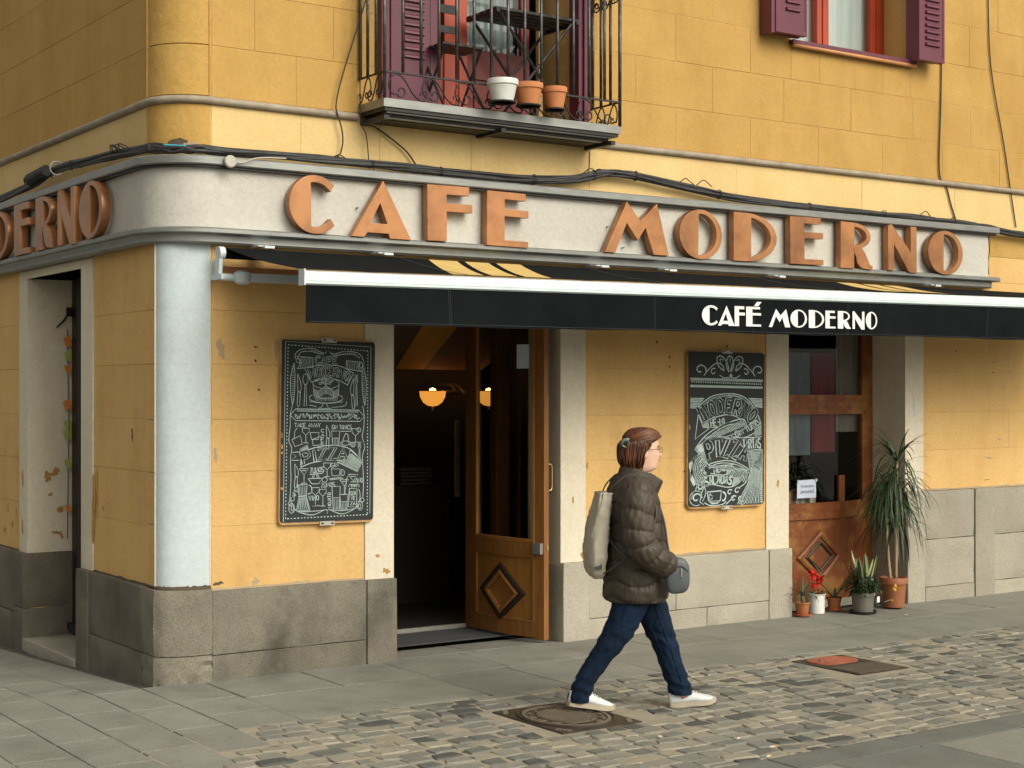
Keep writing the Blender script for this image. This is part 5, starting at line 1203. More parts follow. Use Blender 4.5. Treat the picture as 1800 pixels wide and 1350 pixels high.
make_board('black chalkboard with cake and drinks drawings beside the open entrance door', .772, 1.479, .972, 2.205, .75, draw1, ((122,97),(727,100),(100,1270),(700,1245)))
make_board('black chalkboard with dense swirling ribbons on the wall between the two doorways', 4.300, 5.118, .930, 2.182, .3, draw2, ((125,95),(707,100),(125,1258),(705,1256)), rc=.05)
# ------------------------------------------------------------------ notice, books, lamps
nt = thing('paper_notice', 'pale blue paper notice taped inside the glazed door', 'notice', (5.995,.345,.935))
q = MB(); q.rings([[(-.113+.226*i/6,.010+.006*math.sin(i),.0),(-.113+.226*i/6,.0095+.006*math.sin(i),.0),(-.113+.226*i/6,.0095,.155+.004*i/6),(-.113+.226*i/6,.010,.155+.004*i/6)] for i in range(7)]); q.build('sheet', 'paper', nt)
def text_mesh(txt, size, name, mat, parent, loc, rot=(rad(90),0,0), align='CENTER'):
    cu = bpy.data.curves.new('t','FONT'); cu.body = txt; cu.size = size; cu.align_x = align
    o = bpy.data.objects.new('t', cu); me = bpy.data.meshes.new_from_object(o); bpy.data.objects.remove(o); bpy.data.curves.remove(cu); me.materials.clear()
    return obj(name, me, mat, parent, loc=loc, rot=rot)
text_mesh('Se necesita', .036, 'print', 'ink', nt, (0,-.0015,.095)); text_mesh('personal', .046, 'print', 'ink', nt, (0,-.0015,.045))
MB().box(-.118,-.1,-.002,.008,.135,.16).box(.1,.118,-.002,.008,.14,.165).build('tape', 'whitem', nt)
cols_ = [('whitep','white'),('boardw','tan'),('reflbookg','greige'),('terra','rust'),('paper','pale blue'),('canvasy','yellow'),('whitep','white'),('boardw','tan'),('reflbookg','greige'),('whitep','white'),('canvasy','yellow')]
ord_ = ['first','second','third','fourth','fifth','sixth','seventh','eighth','ninth','tenth','eleventh']
x = 5.80
for k, (mt, cn) in enumerate(cols_):
    w_ = rnd.uniform(.022,.042); h = rnd.uniform(.09,.15); tag(MB().box(x,x+w_-.003,.42,.52,.80,.80+h+.06).build('book', mt), '%s book spine, %s from the left in the row below the paper notice' % (cn, ord_[k]), 'book', 'books on the ledge behind the glazed door'); x += w_
MB().box(5.44,6.84,.39,.56,.76,.80).build('book_ledge', 'dark', B)
for (x, y, z, lb) in ((3.51,2.5,1.862,'left glowing glass wall lamp inside the dark cafe'),(4.11,2.5,1.862,'right glowing glass wall lamp seen through the open door pane')):
    t = thing('bowl_lamp', lb, 'lamp', (x,y,z))
    MB().lathe([(.118,0),(.112,-.05),(.085,-.10),(.045,-.128),(.002,-.136)], 24, cap=False).build('glass_bowl', emit('lamp_glow', (1,.40,.06), .68), t, smooth=True)
    MB().lathe([(.03,.008),(.026,.02),(.002,.03)], 14, cap=False).build('bulb', emit('bulb_glow', (1,.62,.18), 5), t, smooth=True)
    MB().tube([(0,0,-.14),(0,0,-.17)], .012, 8).build('finial', 'brass', t)
    sg = 1 if x < 3.8 else -1; MB().tube([(sg*.10,0,-.012),(sg*.27,0,-.012)], .020, 8).build('lamp_arm', 'brass', t); MB().tube(smooth_path([(sg*.26,0,-.02),(sg*.27,.15,.06),(sg*.27,.42,.05)],4), .012, 8).build('wall_arm', 'brass', t)
    ld = bpy.data.lights.new('lamp_light','POINT'); ld.energy = 1.2; ld.color = (1,.6,.25); ld.shadow_soft_size = .05
    lo = bpy.data.objects.new('lamp_light', ld); COL.objects.link(lo); lo.parent = t; lo.location = (0,0,.10)
MB().box(3.2,4.3,2.92,2.99,.03,2.4).build('partition', 'room', B)
MB().box(2.9,3.5,2.2,2.6,.03,1.05).build('bar_counter', 'dark', B)
t = thing('tray_stack', 'dim stack of trays on the counter inside the dark entrance', 'tray stack', (3.22,2.40,1.05))
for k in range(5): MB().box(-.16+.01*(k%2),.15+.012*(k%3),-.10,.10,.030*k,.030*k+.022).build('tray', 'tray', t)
t = thing('wall_mirror', 'narrow pale framed mirror strip inside the dark entrance', 'mirror', (3.48,2.05,.95)); MB().box(-.012,.028,0,.02,0,.66).build('frame', 'boardw', t); MB().box(-.005,.02,-.003,0,.02,.64).build('mirror_glass', 'steel', t)
# ------------------------------------------------------------------ cables
def cable_bundle():
    t = thing('cable_bundle', 'bundle of black cables lying on the fascia rail and around the corner', 'cable bundle')
    P = []
    for (y, z) in ((5.5,3.40),(4.2,3.39),(3.34,3.385),(2.46,3.41),(1.92,3.462),(1.31,3.445),(.75,3.425)): P.append((-.075, y, z))
    for k in range(1, 7):
        a = rad(90-90*k/7); P.append((R0-(R0+.075)*math.sin(a), R0-(R0+.075)*math.cos(a), 3.395+.012*math.sin(k)))
    for (x, z) in ((.40,3.386),(1.05,3.393),(1.85,3.393),(2.61,3.388),(3.13,3.425),(3.44,3.495),(3.72,3.50),(4.23,3.455),(4.83,3.400),(5.46,3.383),(6.13,3.380),(6.84,3.378),(7.50,3.374),(7.91,3.345),(8.40,3.315),(9.2,3.29),(10.6,3.31),(12.3,3.30)): P.append((x,-.068,z))
    r2 = random.Random(3); n = len(P)
    for c in range(18):
        o1, o2 = r2.uniform(0,6.28), r2.uniform(0,6.28); amp = r2.uniform(.010,.030); rr = r2.choice((.007,.009,.011,.013)); Q = []
        for i, p in enumerate(P):
            a = o1+i*.55*r2.uniform(.7,1.3); d = Vector((.0, -.6*math.cos(a)*amp, math.sin(a)*amp+.006))
            if i < 7: d = Vector((-.6*math.cos(a)*amp, 0, math.sin(a)*amp+.012))
            q = Vector(p)+d
            if not 18 <= i <= 22: q.z = max(q.z, 3.376 if i < 25 else q.z)
            Q.append(q)
        MB().tube(smooth_path(Q,5), rr, 6).build('cable', 'cable', t, smooth=True)
    for (x, z) in ((1.45,3.39),(2.0,3.39),(2.8,3.40),(3.35,3.475),(3.75,3.50),(4.6,3.42),(5.6,3.385),(6.5,3.38),(7.4,3.376)):
        MB().tube([(x+.036*0, -.068+.036*math.cos(a*math.pi/6), z+.004+.036*math.sin(a*math.pi/6)) for a in range(13)], .004, 5).build('cable_tie', 'cable', t)
    # corrugated joint sleeve left of the corner
    pr = []
    for k in range(26): pr.append((.040+.006*(k % 2), k*.016))
    o = MB().lathe([(.01,0)]+pr+[(.01,.41)], 14).build('splice_sleeve', 'cable', t, smooth=False); o.location = (-.115,1.98,3.475); o.rotation_euler = (rad(-93),0,0)
    MB().tube([(-.115+.05*math.cos(a*math.pi/6),1.76,3.467+.05*math.sin(a*math.pi/6)) for a in range(13)], .006, 5).build('sleeve_band', 'cablew', t)
    for k in range(7):
        y = r2.uniform(.5,2.6); MB().tube(smooth_path([(-.08,y,3.42),(-.11,y-.03,3.47+r2.uniform(0,.03)),(-.10,y-.12,3.46),(-.08,y-.2,3.42)],4), .004, 5).build('loose_end', 'cable', t)
    for k in range(6):
        x = r2.uniform(1.0,7.6); zz = 3.42 if not 3.1 < x < 4.5 else 3.5
        MB().tube(smooth_path([(x,-.07,zz-.02),(x+.05,-.09,zz+.02),(x+.10,-.08,zz+.03*r2.random()),(x+.16,-.07,zz-.02)],4), .004, 5).build('loose_end', 'cable', t)
    return t
cable_bundle()
jb = thing('junction_box', 'round grey junction box on the fascia rail with a pale wire', 'junction box', (.383,-.12,3.325))
o = MB().lathe([(.036,0),(.040,.004),(.040,.022),(.034,.028),(.001,.028)], 24).build('box_body', 'cablew', jb, smooth=40); o.rotation_euler = (rad(90),0,0)
MB().tube(smooth_path([(.035,-.01,0),(.09,-.012,.0),(.16,-.02,.03),(.24,-.01,.045),(.40,.0,.055)],5), .005, 6).build('wire', 'cablew', jb, smooth=True)
bl = tag(MB().box(-.02,.12,-.13,-.115,3.372,3.380).build('blue_strip', simple('blue_tape', (.02,.28,.36), .5)), 'short bright blue plastic strip among the corner cables', 'strip')
bl.location = (.02,.045,.028); bl.rotation_euler = (0,0,rad(-18))
def wall_cable(pts, r, mat, label, y=-.014):
    P = [(x,y,z) if len(p) == 2 else p for p in pts for (x,z) in [(p[0], p[-1])]]
    o = tag(MB().tube(smooth_path(P,6), r, 6).build('wall_cable', mat, smooth=True), label, 'cable', 'cables hanging down the ochre wall'); return o
wall_cable([(7.315,5.95),(7.315,5.365),(7.30,4.497),(7.277,3.833),(7.376,3.688),(7.43,3.55),(7.492,3.42)], .007, 'cable', 'dark cable hanging down right beside the upper window shutter')
wall_cable([(7.94,5.95),(7.947,5.454),(7.988,4.832),(8.165,4.168),(8.272,3.702),(8.346,3.39)], .006, 'cable', 'rightmost dark cable hanging down the ochre wall')
wall_cable([(1.50,4.85),(1.419,4.527),(1.244,4.003),(1.192,3.80),(1.20,3.728),(1.231,3.636),(1.242,3.56),(1.235,3.502),(1.215,3.45),(1.16,3.415)], .005, 'cable', 'thin cable slanting down the wall left of the balcony', y=-.045)
wall_cable([(1.372,4.9),(1.372,4.2),(1.375,3.727),(1.419,3.596),(1.441,3.40)], .004, 'cable', 'thin cable dropping straight beside the left balcony corner', y=-.05)
wall_cable([(1.384,3.709),(1.43,3.675),(1.508,3.663),(1.688,3.562),(1.77,3.50),(1.848,3.40)], .006, 'cable', 'cable curving right below the left balcony corner', y=-.03)
wall_cable([(3.36,3.67),(3.355,3.54),(3.33,3.50)], .003, 'cabley', 'short thin wire below the right balcony corner', y=-.008)
wall_cable([(7.93,3.30),(7.945,3.15),(7.925,3.05),(7.935,2.93)], .004, 'cable', 'short wire hanging at the right end of the fascia', y=-.03)
# ------------------------------------------------------------------ covers in the street
def manhole():
    cx, cy = 1.512, -2.215
    t = thing('manhole_cover', 'brown cast iron round manhole cover in a square frame under the walker', 'manhole cover', (cx,cy,0), rad(0))
    hx, hy = .275, .345
    MB().box(-hx,hx,-hy,hy,-.03,.006).build('square_frame', 'iron', t)
    rr = .262
    def ringm(r0, r1, z0, z1, name, mat): 
        o = MB().lathe([(r0,z0),(r0,z1),(r1,z1),(r1,z0)], 56, cap=False).build(name, mat, t, smooth=40); o.scale = (1,1.22,1); return o
    o = MB().lathe([(rr-.018,.0062),(rr-.018,.0082),(.001,.0082)], 48, cap=False).build('lid', 'iron', t); o.scale = (1,1.22,1)
    ringm(rr-.012, rr, .006, .014, 'outer_ring', 'iron'); ringm(rr-.045, rr-.026, .008, .014, 'ring', 'ironl'); ringm(.150,.158,.008,.014,'ring','ironl'); ringm(rr-.018,rr-.012,.003,.004,'ring_gap','hole')
    st = MB().box(-.0085,.0085,-.030,.030,0,.006).mesh('stud')
    for i in range(-6,7):
        for j in range(-5,6):
            x, y = i*.024, j*.036+(i % 2)*.018
            if x*x+(y/1.22)**2 < .136**2: obj('stud', st, 'ironl', t, loc=(x,y,.008), rot=(0,0,rad(30)))
    for k in range(14):
        a = rad(k*360/14+8); 
        if k in (3,10): continue
        for d in (-.02,.0,.02):
            b = a+d*3; MB().box(-.006,.006,-.018,.018,0,.005).build('raised_mark', 'ironl', t, loc=(.19*math.cos(b), .19*1.22*math.sin(b), .008), rot=(0,0,b+rad(60+d*900)))
    for sx in (-1,1):
        for sy in (-1,1):
            for k in range(4): MB().box(-.016,.016,-.006,.006,0,.005).build('corner_rib', 'ironl', t, loc=(sx*(hx-.03-.012*k), sy*(hy-.03-.02*(3-k)), .006))
manhole()
t = thing('utility_cover', 'pair of street covers, a rusty red oval one beside a plain brown one', 'utility cover', (4.12,-1.92,0))
MB().box(-.24,.24,-.31,.31,-.03,.004).build('frame', 'iron', t)
def ovalp(hx, hy, r, cx, cy, z0, z1, name, mat, n=6):
    P = []
    for ax, ay, s in ((hx-r,-hy+r,-90),(hx-r,hy-r,0),(-hx+r,hy-r,90),(-hx+r,-hy+r,180)): P += [(cx+ax+r*math.cos(rad(s+90*i/n)), cy+ay+r*math.sin(rad(s+90*i/n))) for i in range(n+1)]
    k = len(P); return MB().add([(x,y,z0) for x,y in P]+[(x,y,z1) for x,y in P], [tuple(range(k,2*k))]+[(i,(i+1)%k,(i+1)%k+k,i+k) for i in range(k)]).build(name, mat, t)
ovalp(.195,.118,.115,.0,.16,.0,.011,'red_lid','ironr'); ovalp(.178,.102,.10,.0,.16,.011,.0125,'red_lid_face','ironr'); ovalp(.215,.135,.04,.0,-.155,.0,.008,'brown_lid','ironb')
MB().lathe([(.014,0),(.012,.010),(.001,.012)], 12, (-.10,.17,.0125)).build('lifting_stud', 'ironl', t)
for k in range(5): MB().box(-.11,.11,-.003,.003,.0125,.0155).build('rib', 'ironr', t, loc=(0,.09+.035*k,0))
for i, (x, y, lb, a) in enumerate([(1.915,-3.211,'cigarette butt on the setts nearest the walker',30),(1.93,-3.462,'cigarette butt close to the dark edging slabs',-20),(1.764,-3.60,'cigarette butt by the hole at the street edge',10)]):
    t = thing('cigarette_butt', lb, 'cigarette butt', (x,y,.014), rad(a), 'cigarette butts on the street'); MB().tube([(-.022,0,0),(.004,0,0)], .0042, 7).build('paper', 'litter', t); MB().tube([(.004,0,0),(.022,0,0)], .0043, 7).build('filter', 'orange', t)
for i, (x, y, lb) in enumerate([(3.628,-3.45,'small yellowish scrap of litter near the dark edging'),(1.606,-2.933,'small white scrap of litter in front of the manhole cover'),(6.223,-.557,'tiny white scrap on the pavement before the potted plants')]):
    tag(obj('litter_scrap', rough_box(.03,.02,.006,.02,.002,.003,i+5), 'litter', loc=(x,y,.010), rot=(0,0,i)), lb, 'litter')
# ------------------------------------------------------------------ plants by the glazed door
def blade(m, base, direc, L, wd, droop, n=6, fold=.25, twist=0):
    d = Vector(direc).normalized(); p = Vector(base); side = d.cross(Vector((0,0,1))); side = side.normalized() if side.length > .05 else Vector((math.cos(twist), math.sin(twist), 0))
    vs = []; cur = d.copy()
    for i in range(n+1):
        t = i/n; w_ = wd*(math.sin(math.pi*min(1,(t*.82+.18)))**.7 if t < 1 else 0)*.5; up = side.cross(cur).normalized()
        vs += [p-side*w_, p-up*w_*fold, p+side*w_]
        cur = (cur+Vector((0,0,-droop/n))).normalized(); p = p+cur*(L/n)
    fs = [f for i in range(n) for f in ((3*i,3*i+1,3*i+4,3*i+3),(3*i+1,3*i+2,3*i+5,3*i+4))]
    m.add(vs, fs)
def potted(name, label, loc, r, h, mat, rim=.2, taper=.72, saucer=None):
    t = pot(name, label, loc, r, h, mat, rim, taper); t['category'] = 'potted plant'
    if saucer: MB().lathe([(r*.75,-.012),(r*1.05,-.006),(r*1.1,.012),(r*1.02,.012),(r*.95,.0),(.001,-.002)], 26, cap=False).build('saucer', saucer, t, smooth=40)
    return t
r3 = random.Random(11)
# tall drooping plant
t = potted('potted_plant', 'tall drooping dragon tree in a big terracotta coloured pot', (6.50,-.175,.012), .120, .255, 'plast', .22, .74)
canes = [((-.035,.0),(-.060,.02,.62),(-.07,.0,1.10)), ((.02,-.01),(.0,-.03,.70),(.02,-.02,1.26)), ((.05,.03),(.08,.03,.55),(.10,.05,.98))]
for k, (b, mid, top) in enumerate(canes):
    MB().tube(smooth_path([(b[0],b[1],.22),mid,top],5), [.013]*11, 8).build('cane', 'cane', t, smooth=True)
m = MB()
for b, mid, top in canes:
    for i in range(74):
        a = r3.uniform(0,2*math.pi); zz = top[2]-r3.uniform(0,.34); el = r3.uniform(.15,1.25)
        blade(m, (top[0],top[1],zz), (math.cos(a)*math.cos(el),math.sin(a)*math.cos(el)*.8,math.sin(el)), r3.uniform(.32,.58), r3.uniform(.010,.019), r3.uniform(1.6,4.6), 9)
for i in range(26):
    a = r3.uniform(0,2*math.pi); blade(m, (.02,-.02,1.22), (math.cos(a)*.4,math.sin(a)*.3,1), r3.uniform(.36,.52), .015, r3.uniform(1.0,3.2), 9)
f = m.build('foliage', 'leaf', t, smooth=True); f['kind'] = 'stuff'
# grey pot: striped sword leaves over a bushy plant
t = potted('potted_plant', 'bushy dark plant with striped sword leaves in a grey pot', (6.055,-.24,.012), .105, .165, 'potg', .18, .80, 'black')
m = MB(); me_ = MB()
for i in range(15):
    a = i*2.4; rr = r3.uniform(.01,.05); d = (math.cos(a)*r3.uniform(.1,.5), math.sin(a)*r3.uniform(.1,.4), 1); L = r3.uniform(.24,.38)
    blade(m, (rr*math.cos(a),rr*math.sin(a),.15), d, L, .042, .15, 6, .35, a); blade(me_, (rr*math.cos(a)+.002,rr*math.sin(a)-.004,.15), d, L*1.01, .050, .15, 6, .1, a)
f = me_.build('leaf_edge', 'leafy', t, smooth=True); f['kind'] = 'stuff'; f = m.build('sword_leaves', 'leaf', t, smooth=True); f['kind'] = 'stuff'
m = MB()
for i in range(520):
    a = r3.uniform(0,2*math.pi); el = r3.uniform(-.5,1.2); R_ = r3.uniform(.05,.155); p = Vector((R_*1.05*math.cos(a)*math.cos(el), R_*math.sin(a)*math.cos(el), .215+R_*.85*math.sin(el)))
    blade(m, p, (math.cos(a+r3.uniform(-.8,.8)), math.sin(a+r3.uniform(-.8,.8)), r3.uniform(-.6,.8)), r3.uniform(.03,.06), r3.uniform(.012,.024), r3.uniform(.2,1.2), 3)
for i in range(60):
    blade(m, (.14+r3.uniform(-.03,.04), r3.uniform(-.06,.05), r3.uniform(.06,.26)), (r3.uniform(-.3,.6),r3.uniform(-.6,.2),r3.uniform(-.9,.2)), r3.uniform(.03,.06), .018, .5, 3)
f = m.build('bushy_leaves', 'leafd', t, smooth=True); f['kind'] = 'stuff'
MB().box(.055,.085,-.108,-.104,.085,.135).build('price_tag', 'whitep', t)
m = MB()
for k in range(3): m.lathe([(.001,0),(.012,.004),(.010,.012),(.001,.012)], 8, (.17+.02*k,-.10,.30-.11*k))
# small grassy plant
t = potted('potted_plant', 'small grassy plant in a terracotta pot on an orange saucer, leftmost', (5.50,-.09,.016), .066, .105, 'terra', .18, .72, 'saucer')
m = MB(); MB().tube([(0,0,.08),(0,0,.17)], .009, 7).build('stem', 'leafp', t, smooth=True)
for i in range(38): a = r3.uniform(0,6.28); blade(m, (0,0,.15), (math.cos(a)*.7,math.sin(a)*.6,r3.uniform(.3,1.4)), r3.uniform(.12,.25), .009, r3.uniform(.4,2.6), 6)
f = m.build('grassy_leaves', 'leafp', t, smooth=True); f['kind'] = 'stuff'
# red flowers in the white pot
t = potted('potted_plant', 'plant with bright red petals in a white pot', (5.735,-.02,.0), .078, .165, 'potw', .06, .86)
m = MB()
for k, (x, y, z) in enumerate(((-.035,-.01,.33),(.03,-.02,.285),(-.01,.0,.25))):
    MB().tube(smooth_path([(0,0,.14),(x*.6,y,.20),(x,y,z)],4), .005, 6).build('stem', 'terra', t)
    for i in range(9):
        a = i*.7+k; blade(m, (x,y,z), (math.cos(a),math.sin(a)*.7,r3.uniform(-.3,.9)), r3.uniform(.05,.095), .034, r3.uniform(.3,1.2), 4)
f = m.build('red_petals', 'flower', t, smooth=True); f['kind'] = 'stuff'
m = MB()
for i in range(14): a = r3.uniform(0,6.28); blade(m, (0,0,.16), (math.cos(a),math.sin(a),r3.uniform(.3,1)), r3.uniform(.06,.11), .025, 1, 4)
f = m.build('leaves', 'leafd', t, smooth=True); f['kind'] = 'stuff'
# aloe-like plant
t = potted('potted_plant', 'spindly arching plant in a terracotta pot right of the white pot', (5.965,-.0,.016), .066, .10, 'terra', .18, .72, 'saucer')
m = MB()
for i in range(11): a = i*2.39; blade(m, (.01*math.cos(a),.01*math.sin(a),.09), (math.cos(a)*.55,math.sin(a)*.4,1), r3.uniform(.20,.40), .020, r3.uniform(.5,2.8), 8, .5)
f = m.build('arching_leaves', 'leafp', t, smooth=True); f['kind'] = 'stuff'
t = thing('yellow_flower', 'small yellow blooms against the big terracotta coloured pot', 'flower', (6.38,-.30,.20))
m = MB()
for i in range(8): blade(m, (0,0,0), (math.cos(i*.8),-.3,math.sin(i*.8)), .035, .022, .2, 3)
for i in range(5): blade(m, (-.03,0,-.10), (math.cos(i*1.3),-.3,math.sin(i*1.3)), .018, .014, .2, 3)
m.build('petals', 'yellow', t, smooth=True); MB().tube([(0,.01,0),(-.03,.01,-.10),(-.10,.03,-.12)], .003, 5).build('stem', 'leafd', t)
# plant behind the glass
t = thing('indoor_plant', 'dark leafy plant standing inside behind the notice', 'plant', (6.35,.75,.80))
m = MB()
for i in range(70): a = r3.uniform(0,6.28); blade(m, (r3.uniform(-.22,.12),r3.uniform(-.05,.1),r3.uniform(.15,.42)), (math.cos(a),math.sin(a)*.5,r3.uniform(-.1,.9)), r3.uniform(.14,.28), .036, r3.uniform(1,2.6), 6)
f = m.build('foliage', 'leafd', t, smooth=True); f['kind'] = 'stuff'
MB().lathe([(.08,0),(.11,.16),(.10,.16),(.001,.14)], 20, cap=False).build('pot_body', 'dark', t); MB().tube([(0,0,.14),(-.03,.02,.4)], .01, 6).build('stem', 'dark', t)
MB().box(6.1,6.62,.62,.90,.03,.80).build('plant_stand', 'dark', B)
# ------------------------------------------------------------------ the walking woman
PER = thing('person', 'woman in brown quilted jacket and dark jeans walking right past the cafe', 'person', (2.012,-2.264,0), rad(-27))
def remesh(mb, vox, smooth_it=4, fac=.5):
    me = mb.mesh('tmp'); o = bpy.data.objects.new('tmp', me); COL.objects.link(o)
    r = o.modifiers.new('r','REMESH'); r.mode = 'VOXEL'; r.voxel_size = vox; r.use_smooth_shade = True
    s = o.modifiers.new('s','SMOOTH'); s.iterations = smooth_it; s.factor = fac
    dg = bpy.context.evaluated_depsgraph_get(); dg.update()
    out = bpy.data.meshes.new_from_object(o.evaluated_get(dg)); bpy.data.objects.remove(o); bpy.data.meshes.remove(me)
    out.polygons.foreach_set('use_smooth', [True]*len(out.polygons)); return out
def itp(tab, z):
    tab = sorted(tab); Z = [t[0] for t in tab]; return [float(np.interp(z, Z, [t[k] for t in tab])) for k in range(1, len(tab[0]))]
def smooth_tab(tab, z, w=.03): 
    a = [itp(tab, z+d) for d in (-w,-w/2,0,w/2,w)]; return [sum(q[k]*c for q, c in zip(a,(.1,.2,.4,.2,.1))) for k in range(len(a[0]))]
# --- body: head, neck and chest as one surface
PROF = [(1.385,.060,-.045,.050),(1.395,.078,-.055,.056),(1.41,.098,-.060,.061),(1.428,.100,-.062,.064),(1.445,.106,-.066,.066),(1.46,.109,-.070,.068),(1.475,.108,-.075,.070),(1.50,.107,-.083,.073),(1.52,.106,-.088,.075),(1.54,.111,-.090,.076),(1.57,.106,-.090,.075),(1.60,.088,-.082,.068),(1.62,.062,-.065,.054),(1.632,.035,-.040,.036),(1.637,.012,-.012,.012)]
m = MB(); rings = []; n = 44
for z in np.linspace(1.386, 1.636, 70):
    fx, bx, hw = smooth_tab(PROF, z, .008); cx = (fx+bx)/2; rx = (fx-bx)/2; ring = []
    for k in range(n):
        a = 2*math.pi*k/n; c, s = math.cos(a), math.sin(a); e = 2/2.3
        x = cx+rx*math.copysign(abs(c)**e, c); y = hw*math.copysign(abs(s)**e, s)
        if c > 0:
            nose = itp([(1.468,0),(1.474,.012),(1.484,.027),(1.495,.021),(1.51,.011),(1.525,.004),(1.535,0)], z)[0]
            x += nose*math.exp(-(y/.0105)**2)
            x += .005*math.exp(-((z-1.461)/.005)**2-(y/.018)**2)+.0045*math.exp(-((z-1.445)/.005)**2-(y/.017)**2)-.004*math.exp(-((z-1.453)/.003)**2-(y/.02)**2)
            x -= .010*math.exp(-((z-1.517)/.011)**2-((abs(y)-.032)/.014)**2)      # eye sockets
            x += .006*math.exp(-((z-1.49)/.02)**2-((abs(y)-.045)/.02)**2)          # cheeks
            x += .006*math.exp(-((z-1.412)/.014)**2-(y/.025)**2)                   # chin
        ring.append((x, y, z))
    rings.append(ring)
m.rings(rings)
m.rings([[(cx+rx*math.cos(2*math.pi*k/20), ry*math.sin(2*math.pi*k/20), z) for k in range(20)] for z,cx,rx,ry in ((1.44,.0,.055,.052),(1.38,-.012,.052,.050),(1.34,-.025,.060,.062),(1.29,-.045,.09,.14),(1.18,-.04,.10,.15),(1.05,-.03,.10,.14))])
for s in (-1,1):
    m.rings([[(.012+rr*math.cos(2*math.pi*k/12), s*(.068+o), 1.495+rr*1.55*math.sin(2*math.pi*k/12)) for k in range(12)] for rr,o in ((.014,0),(.019,.006),(.017,.013),(.006,.015))])
obj('body', remesh(m, .0045, 3, .4), 'skin', PER)
MB().rings([[(.104+.004*math.cos(a), -.026+.009*math.cos(b)*math.sin(a) if False else -.030+.010*math.sin(a), 1.518+.006*math.cos(a)) for a in np.linspace(0,2*math.pi,10)[:-1]] for b in (0,1)]).build('eye', 'frame', PER)
MB().tube(smooth_path([(.098,-.024,1.451),(.111,-.014,1.4535),(.1155,0,1.4545),(.111,.014,1.4535),(.098,.024,1.451)],4), .0034, 6).build('lips', simple('lips', (.42,.16,.13), .5), PER, smooth=True)
for s_ in (-1,1): MB().tube(smooth_path([(.111,s_*.012,1.534),(.108,s_*.032,1.539),(.094,s_*.050,1.535)],3), .0026, 5).build('eyebrow', 'hair', PER, smooth=True)
MB().tube([(.1165,-.008,1.4765),(.1195,-.0065,1.4775)], .0028, 6).build('nostril', 'frame', PER)
# --- hair: bob with volume, half pinned back
def hair_tab(z): return itp([(1.415,-.018,.078,.076,84),(1.44,-.018,.095,.086,82),(1.47,-.014,.104,.090,86),(1.50,-.010,.108,.089,86),(1.53,-.006,.112,.088,74),(1.56,.002,.114,.088,58),(1.58,.008,.114,.086,36),(1.597,.010,.112,.083,3),(1.615,.012,.100,.074,2),(1.632,.012,.080,.058,2),(1.643,.010,.055,.040,2),(1.648,.008,.02,.015,2)], z)
rings = []; n = 52
for z in np.concatenate([np.linspace(1.415,1.59,36), np.linspace(1.592,1.648,14)]):
    cx, rx, ry, a0 = hair_tab(z); out = []; inn_ = []
    for k in range(n+1):
        a = rad(a0+(360-2*a0)*k/n); low = max(0,(1.50-z)/.09)
        st = .0045*nz(math.cos(a)*9, math.sin(a)*9, z*5)+.003*math.sin(a*31+z*40)+.006*low*nz(math.cos(a)*5,math.sin(a)*5,z*14)
        q = .010*math.exp(-((z-1.56)/.03)**2)*math.exp(-((abs(a-math.pi)-1.3)/.5)**2)
        r_ = 1+(st+q)/.1
        out.append((cx+rx*r_*math.cos(a), ry*r_*math.sin(a), z-.012*low*abs(nz(a*3,1,2)))); ki = .74
        inn_.append((cx+rx*ki*math.cos(a), ry*ki*math.sin(a), z))
    rings.append(out+inn_[::-1])
hm = MB().rings(rings); hair = hm.build('hair', 'hair', PER, smooth=True)
# loose strands: upper hair swept back to the clip, lower hair falling to the collar
rh = random.Random(4); HS = [MB(), MB(), MB()]
def hs_pt(a, z, o):
    cx, rx, ry, _ = hair_tab(z); return (cx+(rx+o)*math.cos(a), (ry+o)*math.sin(a), z)
for i in range(200):
    s = rh.choice((-1,-1,-1,1)); t0 = rh.random(); o = rh.uniform(-.001,.006)
    P = []
    for t in np.linspace(0,1,7):
        a = s*(rad(18+24*t0)+(rad(150)-rad(18+24*t0))*t); z = 1.588+.05*t0*(1-t)**.6+.018*math.sin(math.pi*t)*t0-.030*t+rh.uniform(-.003,.003)
        P.append(hs_pt(a, min(z,1.646), o))
    HS[rh.choice((0,0,1,1,2))].tube(smooth_path(P,2), [.0022]+[.0036]*11+[.002], 4)
for i in range(380):
    s = rh.choice((-1,-1,1)); a0 = rh.uniform(rad(66),rad(178)); zt = 1.568-.02*rh.random(); zb = rh.uniform(1.395,1.455); o = rh.uniform(-.002,.010)+(.012*rh.random() if rh.random() < .15 else 0); sw = rh.uniform(-.18,.12)
    P = []
    for t in np.linspace(0,1,7):
        z = zt+(zb-zt)*t+.004*math.sin(i*1.7+t*6); lim = rad(hair_tab(max(z,1.416))[3]); a = max(a0+sw*t*t, lim*.97); P.append((*hs_pt(s*a, max(z,1.416), o+.006*math.sin(t*3+i)*t)[:2], z))
    HS[rh.choice((0,0,1,2,2))].tube(smooth_path(P,2), [.003]+[.0042]*9+[.003,.002,.0008], 4)
for q_, mt_ in zip(HS, ('hair','hair2','hair3')): q_.build('hair_strands', mt_, hair, smooth=True)['kind'] = 'stuff'
m = MB()
for d in (-1,1): m.tube(smooth_path([(-.088,-.082,1.575),(-.100+.012*d,-.080,1.572),(-.104+.020*d,-.072,1.548),(-.092+.006*d,-.076,1.530)],3), [.010]*3+[.009]*3+[.006]*3+[.003], 6)
m.tube([(-.118,-.07,1.578),(-.082,-.086,1.578)], .009, 6); m.build('hair_clip', 'clip', PER, smooth=True)
